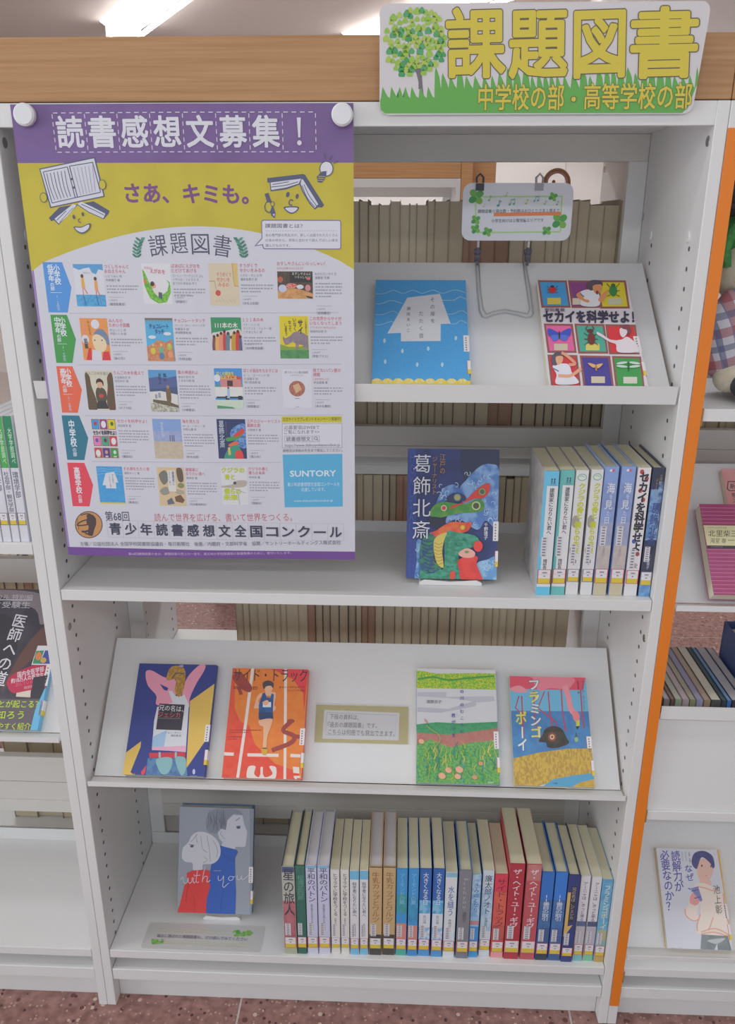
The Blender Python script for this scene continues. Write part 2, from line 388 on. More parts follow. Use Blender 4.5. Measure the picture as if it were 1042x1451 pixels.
def bookcase(cx, y, label, spec, rot=0, wood=WOOD, rails=True, strip=False, group='white steel bookcases under the wooden boards'):
    r = empty('bookcase', (cx, y, 0), label, 'bookcase', group, (0, 0, rot))
    for s in (-1, 1):
        side_panel(r, s)
    MB().box(-IX, IX, .0005, .012, 1.461, 1.488, WHITE).box(-IX, IX, .012, DP, 1.4775, 1.488, WHITE).build('top_panel', r, bevel=.0006)
    MB().box(-UX+.0004, UX-.0004, 0, DP, 1.489, 1.559, wood).build('wooden_top_board', r, bevel=.001)
    if rails:
        for z0, z1 in ((1.439, 1.4772), (.9905, 1.024), (.970, .990), (.2305, .274), (.200, .230)):
            MB().box(-IX+.0005, IX-.0005, .270, DP, z0, z1, GREYW).build('back_rail', r, bevel=.0005)
        for s in (-1, 1):
            MB().box(min(s*.408, s*(IX-.0005)), max(s*.408, s*(IX-.0005)), .2695, DP-.0005, .02, 1.439, WHITE).build('back_stile', r, bevel=.0005)
    for k in spec:
        if k[0] == 'S': shelf_board(r, k[1])
        elif k[0] == 'R': MB().box(-IX+.0005, IX-.0005, .269, DP, k[1], k[2], GREYW).build('back_rail', r, bevel=.0005)
        else: display_shelf(r, k[0], k[1])
    shelf_board(r, .131, .017, .2685, .028 if rails else 0)
    MB().box(-IX+.0008, IX-.0008, .001, .27, .062, .086, WHITE).build('base_board', r, bevel=.0008)
    MB().box(-IX+.0008, IX-.0008, .024, .04, 0, .062, WHITE).build('plinth', r)
    if strip:
        MB().box(-UX+.0002, -UX+.0160, -.0016, -.0001, .045, 1.458, ORANGE).build('orange_edge_strip', r)
        for z in (1.106, .455, .112): MB().box(-UX+.0164, -UX+.0185, -.0012, -.0001, z-.012, z+.012, ink('#9c7a4a')).build('strip_clip', r)
    return r
main_case = bookcase(0, 0, 'white bookcase in the middle with the poster and the green tree sign', [('A', 1.147), ('S', .834), ('B', .492)])
bookcase(-2*UX, 0, 'white bookcase at the left edge, behind the poster side, with three kinds of shelf', [('S', .907), ('B', .574), ('S', 1.24), ('R', .720, .768), ('R', .276, .335)])
bookcase(2*UX, 0, 'white bookcase at the right edge with an orange strip up its front', [('S', 1.117), ('B', .828), ('S', .464), ('B', .162)], strip=True)
BX = [1.165, .945, .70, .47]
bookcase(0, 2*DP+.004, 'white bookcase standing back to back behind the middle one, full of bound volumes', [('S', z) for z in BX], rot=PI, rails=False)
bookcase(-2*UX, 2*DP+.004, 'white bookcase standing back to back behind the left one', [('S', z) for z in (.945, .47)], rot=PI, rails=False)
bookcase(2*UX, 2*DP+.004, 'white bookcase standing back to back behind the orange striped one', [('S', .945)], rot=PI, rails=False)
far = bookcase(-.2, 1.78, 'white bookcase with wooden top in the aisle behind, seen over the bound volumes', [('S', 1.2), ('S', .9), ('S', .6)], wood=WOOD2)
MB().box(.2535, .29, 0, .30, 0, 1.559, WOOD2).box(.29, .368, .03, .30, 0, 1.559, WOOD2).build('wooden_end_panel', far, loc=(.2, 0, 0))

# ------------------------------------------------------------------ rear rows of bound volumes (fore edges towards us)
ORD = ['first', 'second', 'third', 'fourth', 'fifth', 'sixth', 'seventh', 'eighth', 'ninth', 'tenth', 'eleventh', 'twelfth', 'thirteenth', 'fourteenth', 'fifteenth', 'sixteenth', 'seventeenth', 'eighteenth', 'nineteenth', 'twentieth']
ORD += ['twenty-'+o for o in ORD[:9]]+['thirtieth']+['thirty-'+o for o in ORD[:9]]+['fortieth']+['forty-'+o for o in ORD[:9]]+['fiftieth']+['fifty-'+o for o in ORD[:9]]
COVC = [('grey', '#bdb3a0'), ('dark', '#6a625a'), ('beige', '#c8bda6'), ('brown', '#a88670'), ('grey', '#a09888')]
PGC = {'grey': '#dacdb2', 'dark': '#d4c6ac', 'beige': '#e2d6bc', 'brown': '#c09c86'}
VOL = {}
def volume(ci, t, h, d):
    k = (ci, t, h)
    if k in VOL: return copy_tree(VOL[k])
    nm, c = COVC[ci]; m = ink(c, .7); e = .0008
    o = MB().box(-t/2, -t/2+e, 0, d, 0, h, m).box(t/2-e, t/2, 0, d, 0, h, m).box(-t/2+e, t/2-e, d-e, d, 0, h, m).build('bound_volume')
    MB().box(-t/2+e, t/2-e, .0015, d-e, .003, h-.003, pages(PGC[nm])).build('page_block', o)
    VOL[k] = o; return o
def rear_row(xr, xl, z, h, y, where, seed, tmin=.011, tmax=.023, jit=.006, d=.13):
    """fills from the right end xr to the left end xl"""
    rnd = random.Random(seed); x = xr; k = 0; ci = 0
    while x > xl:
        if rnd.random() < .45: ci = rnd.randrange(5)
        t = rnd.choice((tmin, tmin+.25*(tmax-tmin), tmin+.5*(tmax-tmin), tmax)); hh = h-rnd.choice((0, 0, 0, jit))
        if x-t < xl: break
        o = volume(ci, round(t, 4), hh, d); o.location = (x-t/2, y+rnd.choice((0, 0, .002, .004)), z+.0004)
        tag(o, '%s bound volume, %s from the right in %s' % (COVC[ci][0], ORD[k], where), 'book', 'bound volumes in '+where)
        x -= t+.0004; k += 1
YB = .312
rear_row(.428, -.09, BX[0], .221, YB, 'the top rear row', 1)
rear_row(.425, -.09, BX[1], .19, YB, 'the second rear row', 2)
rear_row(.30, -.09, BX[2], .227, YB, 'the third rear row', 3, .012, .022)
rear_row(.39, -.262, BX[3], .208, YB, 'the fourth rear row', 4)
rear_row(.43, -.42, .131, .30, YB+.02, 'the lowest rear row', 5, .05, .07, d=.2)
rear_row(-.48, -.78, .47, .25, YB, 'the row above the doctor book', 6)
rear_row(-.475, -.80, .131, .30, YB+.02, 'the row below the doctor book', 7, .05, .07, d=.2)
rear_row(.80, .50, .945, .2, YB, 'the row above the magenta book', 8)

# ================================================================== BOOKS SHOWN FACE OUT
def slope(kind, z):
    by, bz, ty, tz = (.0165, z-.0155, .226, z+.146) if kind == 'A' else (.024, z-.007, .190, z+.160)
    U = Vector((0, ty-by, tz-bz)).normalized(); return Vector((0, by, bz)), U
def face_book(quad, crop, O, U, t, label, cover, art, side=None, pg='#e8e2cc', group=None, hard=False, sticker='y', ext0=.0006, name='book', lift=0.0):
    cx, cy, k = crop; O = Vector(O); N = Vector((0, -U.z, U.y)); O = O+N*lift; q = [(cx+x*k, cy+y*k) for x, y in quad]
    P = [hit(x, y, O+N*t, N) for x, y in q]; uv = [(p.x, (p-O).dot(U)) for p in P]
    xl = (uv[0][0]+uv[3][0])/2; xr = (uv[1][0]+uv[2][0])/2; vt = (uv[0][1]+uv[1][1])/2; vb = (uv[2][1]+uv[3][1])/2
    W, Hh = xr-xl, vt-ext0; e = .0022 if hard else .0009
    r = empty(name, O+U*ext0+N*.0002, label, 'book', group, (-math.atan2(U.y, U.z), 0, 0)); r.location.x = xl
    m = ink(cover, .3); sm = ink(side or cover, .3)
    b = MB().box(0, W-e, -t, -t+e, 0, Hh, m).box(0, W-e, -e, 0, 0, Hh, sm)
    n = 5; prof = [(W-e, -t)]+[(W-e+.0016*math.sin(PI*i/n)+e*(.3 if 0 < i < n else 0), -t+t*i/n) for i in range(1, n)]+[(W-e, 0)]+[(W-2*e, 0), (W-2*e, -t)]
    b.prismz(prof, 0, Hh, sm); b.build('cover', r)
    g = .003 if hard else .0006
    MB().box(g, W-2*e-.0002, -t+e, -e, g, Hh-g, pages(pg)).build('page_block', r)
    H = homography(q, [(0, Hh), (W, Hh), (W, vb-ext0), (0, vb-ext0)])
    A = Art(r, H, -t, clip=(0, W, 0, Hh)); A.crop(cx, cy, k); art(A); A.done()
    if sticker:
        l = MB(); yc = ink('#e8cf3c'); wc = ink('#efe9ea'); z0 = Hh*.10
        for za, zb, c in ((z0+.008, z0+.024, wc), (z0, z0+.008, yc)):
            l.box(W-.0035, W+.0012, -t-.0005, -t-.0002, za, zb, c); l.box(W+.0009, W+.0014, -t, -.001, za, zb, c)
        l.box(W-.0036, W-.0031, -t-.0008, -t-.0005, z0-.0005, z0+.0245, ink('#c04a5a'))
        l.build('call_number_label', r)
        l = MB().box(W-.007, W+.001, -t-.0004, -t-.0002, Hh*.30, Hh*.45, wc)
        for i in range(6): l.box(W-.0045, W-.0025, -t-.0006, -t-.0004, Hh*(.31+.022*i), Hh*(.31+.022*i)+.002, ink('#7c7884'))
        l.build('library_sticker', r)
    return r
OA, UA = slope('A', 1.147); OB, UB = slope('B', .492)

def art_blue(A):
    A.R(40, 90, 1000, 1080, '#52aeea|#46a2e4|700')
    for y0, xs in ((235, (75, 150, 240, 330, 420, 510, 605, 700, 810, 915)), (330, (75, 130, 220, 330)), (300, (690, 800, 860, 925)), (430, (75, 140, 240, 290)), (428, (745, 800, 870, 930)), (525, (75, 130, 230, 245)), (520, (770, 820, 870, 930))):
        A.L([(x, y0-(30 if i % 2 == 0 and i else 0)*(1 if len(xs) > 4 else (i == 2))) for i, x in enumerate(xs)], 5, '#b9d3e2', True)
    A.P([(372, 275), (672, 240), (775, 518), (684, 522), (686, 678), (320, 680), (318, 602), (192, 608)], '#dfe0e6')
    A.V('その扉を', (603, 262), (612, 525), 42, '#4c4a5c', asp=.95); A.V('たたく音', (502, 390), (507, 662), 42, '#4c4a5c', asp=.95)
    A.V('瀬尾まいこ', (384, 352), (386, 605), 34, '#55536a', asp=.9)
    for x, y in ((167, 675), (335, 770), (573, 748), (178, 868), (474, 895), (703, 895), (825, 652)): A.P([(x-13, y), (x, y-22), (x+13, y), (x, y+22)], '#bfe0ee', True)
    A.R(40, 1040, 970, 1085, '#f0d64a')
    for i in range(9): A.E(105+i*98, 1045, 42, 24, '#f0d64a|#e9e2b0|400', n=12)
def art_science(A):
    A.R(60, 80, 1000, 980, '#e4dde2'); fr = '#9c5a52'
    def cell(x0, y0, x1, y1, c, sk=26):
        A.P([(x0, y0), (x1, y0+4), (x1+sk, y1), (x0+sk, y1)], fr); d = 17
        A.P([(x0+d, y0+d), (x1-d, y0+d+4), (x1+sk-d, y1-d), (x0+sk+d, y1-d)], c)
    cell(80, 97, 322, 325, '#3fa3e0'); cell(330, 100, 566, 328, '#8e3d86'); cell(566, 100, 806, 334, '#e6d21c')
    cell(122, 455, 362, 697, '#f06aa8'); cell(375, 457, 622, 703, '#4fb39c'); cell(628, 462, 876, 708, '#e63238')
    cell(146, 712, 392, 990, '#dc3a44'); cell(412, 718, 662, 990, '#4a3f9c'); cell(676, 722, 912, 990, '#3da44e')
    for x, y, c in ((212, 272, '#e8cf4c'), (420, 275, '#e2d8c0'), (712, 278, '#cfcdb0'), (258, 650, '#d6ccb0'), (520, 650, '#e8d86a'), (558, 918, '#ddd2b4'), (820, 920, '#e2ddd0')): A.R(x-56, y-27, x+56, y+27, c)
    A.E(200, 180, 34, 30, '#cc2f38'); A.E(200, 152, 16, 10, '#2e2b33')
    for s in (-1, 1):
        for dy in (-18, 2, 22): A.L([(200+s*28, 180+dy), (200+s*44, 172+dy*1.4)], 4, '#2e2b33')
    A.E(700, 190, 32, 46, '#2e8a3e'); A.E(700, 145, 18, 14, '#2c6a38')
    for s in (-1, 1):
        for dy in (-30, 5, 35): A.L([(700+s*26, 190+dy), (700+s*52, 180+dy*1.6)], 5, '#35402c')
    # schoolgirl biting a finger, at the yellow case
    A.P([(405, 215), (490, 180), (580, 215), (578, 312), (440, 312), (432, 262)], '#ececf2', True)
    A.P([(395, 225), (430, 200), (460, 255), (500, 268), (490, 288), (430, 262)], '#e79a66', True); A.P([(480, 150), (520, 105), (600, 110), (612, 150), (560, 150), (520, 190)], '#5a4a58', True)
    A.P([(535, 150), (600, 140), (606, 185), (580, 215), (545, 205)], '#e79a66', True); A.P([(575, 270), (600, 225), (660, 185), (652, 215), (610, 280)], '#e79a66', True)
    A.L([(430, 215), (460, 240)], 8, '#4a6a9c'); A.E(568, 205, 12, 16, '#8a3040')
    A.T('安田夏菜', (132, 345), (298, 347), 26, '#5a4660', .02)
    A.T('セカイを科学せよ！', (122, 402), (862, 408), 92, '#33304a', .055)
    # butterfly
    for s in (-1, 1):
        A.P([(248, 540), (248+s*90, 498), (248+s*86, 560), (248+s*20, 560)], '#3f55c8', True); A.P([(248, 555), (248+s*70, 560), (248+s*50, 602), (248+s*12, 590)], '#5a76dc', True)
    A.E(248, 552, 7, 32, '#2e2b44')
    # stag beetle
    A.E(510, 585, 32, 50, '#7a2c24'); A.E(503, 520, 26, 16, '#6a2a26')
    for s in (-1, 1):
        A.L([(500+s*14, 520), (500+s*34, 500), (500+s*18, 478)], 8, '#7a2c24')
        for dy in (-22, 8, 36): A.L([(508+s*28, 580+dy), (508+s*56, 575+dy*1.7)], 5, '#5a2420')
    # pointing pupil
    A.P([(700, 605), (760, 590), (800, 570), (850, 600), (893, 660), (880, 695), (730, 695), (712, 640)], '#f0e6ec', True)
    A.P([(560, 530), (600, 550), (660, 590), (715, 600), (715, 625), (660, 612), (600, 575), (556, 548)], '#f0e0e6', True)
    A.P([(745, 505), (790, 490), (805, 530), (775, 575), (748, 555)], '#f2e2e8', True); A.P([(752, 482), (815, 470), (838, 520), (812, 560), (800, 515), (770, 505)], '#8a4450', True)
    # girl with binocular hands
    A.P([(185, 810), (250, 790), (320, 800), (345, 870), (395, 950), (215, 960), (215, 880)], '#eceaf4', True)
    A.P([(180, 740), (215, 698), (265, 705), (262, 745), (225, 800), (185, 800)], '#5f5868', True); A.P([(215, 735), (268, 730), (270, 770), (240, 800), (218, 785)], '#f0b48c', True)
    A.L([(262, 700), (310, 730), (370, 790), (320, 800)], 24, '#f0a888', True); A.L([(230, 890), (330, 890), (420, 830)], 26, '#f0b08c', True); A.L([(190, 830), (235, 855)], 9, '#4a7aa0')
    # wasp, dragonfly
    A.P([(538, 800), (475, 785), (520, 825)], '#e8b87c', True); A.P([(545, 800), (600, 790), (560, 828)], '#e8b87c', True); A.E(543, 825, 9, 26, '#c8844c')
    for s in (-1, 1):
        for dy in (-14, 14): A.E(806+s*52, 798+dy, 46, 10, '#d5e6dc', s*(8 if dy < 0 else -6))
    A.E(808, 815, 5, 44, '#2c5a3c')
def art_brother(A):
    A.R(60, 40, 930, 1100, '#2f3f8e'); ye = '#e8c25c'
    A.P([(880, 238), (670, 388), (645, 975), (835, 690)], ye); A.P([(110, 838), (250, 738), (245, 790), (190, 1075), (60, 1075)], ye)
    A.P([(245, 790), (160, 1010), (190, 1030), (210, 990), (200, 1075), (300, 1075), (380, 780), (350, 560)], '#2f3f8e')
    pk = '#f0a0b8'
    A.P([(280, 140), (330, 122), (440, 180), (540, 205), (545, 330), (500, 420), (380, 420), (375, 340), (300, 250)], pk, True)
    A.P([(600, 330), (640, 190), (740, 80), (792, 72), (790, 120), (720, 240), (668, 360), (660, 440), (600, 400)], pk, True)
    A.P([(405, 240), (480, 275), (470, 300), (440, 290)], '#2f3f8e')
    A.P([(480, 300), (510, 300), (545, 345), (600, 345), (620, 330), (660, 420), (645, 700), (640, 830), (345, 810), (360, 560), (385, 440), (520, 400)], '#dfe2ea')
    A.P([(350, 700), (470, 640), (450, 790), (345, 790)], '#a8c8e8'); A.P([(345, 790), (640, 775), (640, 825), (345, 815)], '#f0b4cc')
    A.P([(462, 180), (500, 95), (580, 85), (625, 130), (620, 250), (590, 340), (560, 345), (535, 290), (545, 200), (480, 210)], '#c89a3c|#a87c34|260', True)
    A.L([(512, 190), (545, 150), (615, 150)], 9, '#5a5470', True); A.E(590, 85, 20, 10, '#a8a8c0')
    A.P([(320, 840), (635, 830), (636, 880), (325, 882)], '#d63848'); A.R(405, 832, 422, 880, '#9ac4c8'); A.R(545, 830, 562, 880, '#9ac4c8')
    A.P([(310, 885), (640, 880), (655, 1080), (290, 1080)], '#5a8cb4|#4a6ea8|120'); A.P([(390, 890), (520, 885), (500, 1000), (440, 1025), (395, 960)], '#8cbcc0', True); A.P([(550, 885), (636, 882), (640, 990), (600, 1030)], '#8cbcc0', True)
    A.P([(250, 1010), (300, 945), (290, 1020), (262, 1035)], '#e04858')
    A.P([(405, 410), (625, 420), (600, 642), (378, 635)], '#35323c')
    A.T('兄の名は、', (403, 445), (615, 460), 48, '#e6e4ea', .01); A.T('ジェシカ', (395, 505), (585, 512), 50, '#d8606c', .01); A.L([(390, 536), (592, 543)], 3, '#9a96a0')
    A.T('ジョン・ボイン', (458, 662), (598, 664), 18, '#6a6878'); A.T('原田 勝 訳', (510, 688), (598, 690), 18, '#6a6878')
    A.E(713, 1000, 12, 24, '#c8d0f0'); A.R(680, 1034, 742, 1040, '#8a98d0')
def art_track(A):
    A.R(60, 80, 900, 1120, '#f08a34|#ef8230|90'); A.P([(150, 360), (250, 560), (330, 600), (380, 760), (560, 930), (760, 1000), (780, 1120), (60, 1120), (90, 800)], '#ee4a34|#f0563a|90')
    A.P([(500, 95), (840, 110), (800, 480), (790, 320), (700, 200), (560, 130)], '#ea4448'); A.P([(120, 600), (200, 560), (200, 80), (160, 80)], '#ee5a38')
    W_ = '#efe4dc'
    A.L([(352, 100), (300, 560), (232, 1095)], 26, W_); A.L([(636, 112), (646, 1095)], 24, W_)
    for a, b in (((112, 846), (198, 850)), ((318, 855), (590, 858)), ((692, 858), (790, 862))): A.L([a, b], 28, W_)
    A.P([(325, 965), (390, 955), (380, 1020), (420, 1050), (445, 1000), (475, 1050), (540, 1020), (510, 955), (570, 965), (565, 1060), (500, 1085), (330, 1085)], W_, True); A.E(445, 950, 55, 45, '#ee5238'); A.R(435, 960, 455, 1040, W_)
    A.P([(715, 955), (770, 960), (772, 1015), (720, 1010)], W_); A.R(725, 1035, 780, 1055, W_); A.R(735, 1050, 750, 1090, W_)
    sh = '#a8453c'
    A.P([(175, 175), (250, 140), (310, 210), (345, 260), (330, 310), (240, 270)], sh, True); A.L([(230, 260), (255, 330)], 30, sh)
    A.L([(700, 555), (625, 640), (720, 690), (690, 750), (530, 815)], 38, sh, True); A.L([(720, 690), (790, 700)], 34, sh); A.E(690, 560, 32, 18, sh)
    A.T('サイド・トラック', (185, 160), (820, 172), 108, '#45303c'); A.T('SIDETRACKED', (185, 268), (398, 275), 26, '#7a3c3c', .01)
    A.T('走るのニガテなぼくの', (582, 268), (802, 268), 17, '#6a3838'); A.T('ランニング日記', (652, 296), (802, 298), 17, '#6a3838')
    sk = '#f2bc98'
    A.P([(370, 440), (400, 340), (450, 312), (540, 310), (556, 340), (545, 420), (560, 440), (548, 470), (530, 460), (520, 350), (430, 350), (410, 400), (490, 380), (495, 410), (415, 445), (385, 450)], sk, True)
    A.P([(440, 320), (460, 312), (478, 355), (508, 360), (520, 320), (538, 330), (532, 490), (412, 490), (410, 420), (430, 360)], '#2b62a4|#28508c|90')
    A.R(445, 395, 516, 440, '#ececf0'); A.P([(440, 400), (480, 378), (497, 400), (470, 425)], sk, True)
    A.P([(410, 485), (532, 485), (536, 540), (470, 545), (440, 560), (412, 540)], '#2c4470')
    A.P([(415, 555), (525, 540), (520, 600), (490, 690), (480, 790), (452, 790), (455, 700), (450, 610), (425, 600)], sk, True); A.E(467, 822, 27, 36, '#dcae34'); A.R(450, 793, 486, 802, '#4a4a50')
    A.P([(455, 250), (525, 255), (520, 300), (490, 325), (462, 300)], sk, True); A.P([(442, 262), (445, 225), (490, 210), (532, 232), (530, 275), (510, 255), (470, 262), (455, 285)], '#50434e', True)
    A.G(155, 632, 430, 670, 2, '#b04838'); A.G(150, 690, 270, 730, 2, '#b04838')
    A.T('少年写真', (100, 1030), (160, 1050), 10, '#c04838')
def art_field(A):
    A.R(100, 90, 900, 1150, '#dfe0e4'); A.P([(118, 120), (300, 150), (640, 145), (800, 150), (806, 288), (116, 275)], '#d3d93a|#6cc040|420')
    A.L([(130, 200), (260, 180), (400, 205), (560, 190), (790, 170)], 16, '#4fa844', True)
    A.P([(130, 310), (380, 308), (380, 350), (790, 345), (800, 385), (660, 400), (500, 370), (380, 360), (130, 345)], '#c9c8d2'); A.P([(130, 440), (400, 455), (640, 380), (640, 430), (330, 490), (130, 480)], '#c6c5d0')
    A.P([(120, 590), (300, 570), (500, 580), (835, 565), (845, 720), (130, 700)], '#4aa872|#3c9c66|260'); A.P([(130, 660), (400, 680), (840, 620), (850, 720), (560, 760), (380, 810), (130, 770)], '#c07c70|#b4766a|260')
    A.P([(130, 760), (250, 720), (420, 790), (600, 745), (850, 725), (865, 1140), (130, 1130)], '#3fa463|#86b852|300'); 
    rnd = random.Random(3)
    for i in range(90):
        x = rnd.uniform(145, 830); y = rnd.uniform(820, 1110); A.L([(x, y), (x+rnd.uniform(-20, 20), y-50), (x+rnd.uniform(-40, 40), y-rnd.uniform(70, 130))], rnd.choice((6, 9, 13)), rnd.choice(('#c3c94a', '#2f9a63', '#7cc04f', '#e0d25c', '#2c8c7c', '#5db4a0')), True, True)
    for x, y, r_ in ((355, 1040, 34), (410, 990, 30), (505, 985, 36), (492, 1045, 30), (640, 1050, 24), (690, 930, 22), (170, 740, 26)): A.E(x, y, r_, r_*.8, '#f0b490' if r_ > 25 else '#dfa070', 25, 9)
    for x, y in ((196, 560), (212, 572), (604, 712)): A.L([(x, y-18), (x+8, y+12)], 6, '#d0705c')
    A.L([(210, 600), (260, 640), (320, 680), (330, 740), (280, 790)], 8, '#a8b060', True)
    A.T('濱野京子', (208, 395), (340, 397), 28, '#5c5a6c')
    bl = '#3c4aa8'
    A.V('この川のむこうに', (512, 220), (522, 680), 30, bl, .02, asp=1); A.V('君がいる', (443, 485), (450, 715), 32, bl, .02, asp=1)
    A.T('理論社', (755, 1095), (810, 1097), 16, '#d8e8e0')
def art_flamingo(A):
    A.R(100, 90, 900, 420, '#74bfe2'); A.P([(145, 415), (835, 415), (880, 760), (165, 850)], '#4f90c8|#4684c0|60')
    A.P([(128, 112), (790, 122), (770, 230), (130, 225)], '#e8566c'); A.P([(300, 112), (670, 122), (665, 200), (620, 225), (480, 215), (400, 240), (350, 190), (330, 130)], '#f08898', True); A.P([(130, 225), (215, 195), (290, 245), (200, 255)], '#f09aa8', True)
    for pts in ([(215, 285), (185, 390), (245, 440)], [(238, 285), (250, 520), (262, 640)], [(435, 245), (380, 390), (545, 515), (540, 560)], [(468, 245), (485, 430), (510, 560)], [(580, 225), (595, 420), (625, 590)], [(748, 225), (762, 400), (785, 565)], [(340, 240), (350, 420), (372, 560)]): A.L(pts, 11, '#cc4560')
    for x in (265, 378, 620, 795): A.L([(x-5, 620), (x+8, 740)], 6, '#7a80a8')
    A.L([(610, 190), (640, 280), (665, 390), (705, 440)], 46, '#f49aa4', True); A.P([(680, 420), (725, 418), (745, 470), (720, 510), (690, 480)], '#f28c90', True)
    A.P([(712, 500), (745, 490), (745, 540), (715, 545)], '#d8d84a'); A.P([(712, 545), (746, 545), (722, 575)], '#3a4048'); A.P([(715, 590), (730, 640), (705, 640)], '#4a6478'); A.E(718, 660, 16, 22, '#9ac48c')
    A.P([(165, 830), (400, 775), (640, 740), (860, 735), (880, 950), (600, 1000), (400, 1085), (185, 1085)], '#d9b64c|#bc9844|340|1,1,.5'); A.P([(440, 1085), (520, 1010), (700, 970), (880, 950), (885, 1000), (760, 1030), (690, 1085)], '#5aa8d0'); A.P([(690, 1085), (760, 1030), (885, 1003), (890, 1090)], '#d9b64c|#c8a040|110')
    A.P([(395, 680), (425, 620), (450, 570), (520, 545), (590, 570), (630, 640), (655, 690), (600, 720), (530, 738), (470, 728), (455, 690)], '#4a4438|#3c3830|100', True)
    A.E(508, 640, 36, 40, '#9c4c44'); A.E(508, 640, 20, 22, '#e8d0a0'); A.E(508, 640, 11, 12, '#8c5848')
    A.V('フラミンゴ', (340, 135), (370, 655), 92, '#f0f0e8', .02, asp=1, out='#7a90a8'); A.V('ラ', (335, 245), (343, 345), 80, '#e6e060', .03); A.V('ゴ', (362, 555), (368, 650), 80, '#e6e060', .03)
    A.V('ボ', (232, 420), (240, 535), 90, '#e6e060', .03); A.V('ーイ', (245, 550), (255, 765), 80, '#f0f0e8', .03)
    A.V('マイケル・モーパーゴ', (765, 150), (780, 400), 20, '#4a5870'); A.V('杉田七重 訳', (722, 150), (732, 262), 16, '#7a3448'); A.T('小学館', (518, 1042), (562, 1043), 14, '#4a5870')
def art_withyou(A):
    A.R(100, 120, 940, 1300, '#a2a9b6'); A.R(862, 160, 930, 1300, '#8f96a4')
    sk = '#d3d6e2'; hd = '#8e95a4'
    A.P([(440, 260), (480, 200), (600, 170), (740, 190), (795, 240), (700, 230), (640, 300), (625, 385), (560, 370), (540, 420), (450, 400), (430, 330)], hd, True)
    rnd = random.Random(5)
    for i in range(22):
        x = rnd.uniform(440, 620); A.L([(x, rnd.uniform(190, 280)), (x+rnd.uniform(-15, 20), 300), (x+rnd.uniform(-10, 30), rnd.uniform(330, 390))], 3.5, '#6a7080', True)
    A.P([(640, 290), (700, 235), (790, 240), (808, 330), (838, 400), (830, 470), (822, 540), (800, 552), (720, 548), (712, 580), (690, 590), (580, 540), (590, 500), (560, 470), (545, 410), (580, 372), (625, 385)], sk)
    A.L([(590, 400), (570, 420), (600, 455), (612, 470)], 4, '#8a90a0', True); A.L([(722, 295), (765, 265)], 6, '#5a6070', True); A.E(750, 360, 20, 13, '#5a5c78'); A.L([(725, 350), (772, 345)], 5, '#4a5064')
    A.P([(570, 535), (600, 545), (720, 575), (745, 600), (715, 660), (715, 830), (722, 1000), (712, 1275), (420, 1275), (410, 1100), (450, 960), (455, 850), (480, 720), (560, 640)], '#2f62c0', False)
    A.L([(590, 620), (650, 660), (705, 690)], 4, '#24489c', True); A.L([(600, 960), (575, 1100), (565, 1230)], 4, '#24489c', True)
    A.P([(205, 560), (225, 535), (260, 500), (290, 440), (350, 402), (440, 410), (530, 470), (570, 560), (560, 650), (500, 710), (400, 720), (390, 770), (305, 775), (295, 705), (230, 690), (195, 650)], '#dadbe4', True)
    for a in ([(330, 430), (345, 500), (350, 510)], [(380, 440), (395, 560), (440, 600)], [(440, 440), (460, 560), (470, 690)], [(500, 480), (540, 570), (535, 650)], [(350, 420), (300, 480), (280, 500)], [(410, 640), (440, 680), (400, 700)]): A.L(a, 4, '#8a8fa4', True)
    A.E(293, 540, 18, 12, '#5e5e84'); A.L([(262, 520), (320, 530)], 4, '#5a5c78')
    A.P([(240, 800), (300, 775), (400, 770), (460, 780), (470, 830), (455, 860), (465, 940), (430, 1060), (418, 1275), (130, 1275), (170, 1100), (215, 920), (262, 870), (240, 850)], '#ea3c38')
    A.L([(262, 880), (235, 1000), (228, 1090)], 5, '#a82c34', True); A.L([(300, 1010), (312, 1120), (308, 1230)], 4, '#b83038', True)
    c = '#e2e4ee'
    for pts in ([(175, 868), (190, 850), (203, 838), (208, 885), (225, 902), (246, 880), (252, 846), (254, 888), (270, 900), (288, 880), (292, 842)], [(306, 846), (300, 885), (312, 898), (324, 884)], [(344, 776), (330, 870), (338, 896), (356, 886)], [(310, 830), (372, 822)],
                [(418, 742), (400, 820), (388, 892)], [(388, 880), (408, 842), (432, 834), (440, 852), (434, 886), (450, 890), (468, 872)],
                [(548, 832), (546, 866), (562, 880), (588, 860), (600, 832)], [(600, 832), (598, 890), (590, 930), (604, 948), (628, 925), (652, 905)], [(668, 838), (648, 858), (662, 880), (690, 872), (694, 846), (668, 838)], [(694, 846), (720, 842)],
                [(736, 832), (734, 864), (750, 876), (772, 862), (782, 834)], [(782, 834), (780, 866), (796, 872), (830, 850), (856, 822)]): A.L(pts, 5.5, c, True)
    A.E(310, 818, 4, 4, c)
    A.G(505, 775, 620, 790, 1, '#b8c0dc')
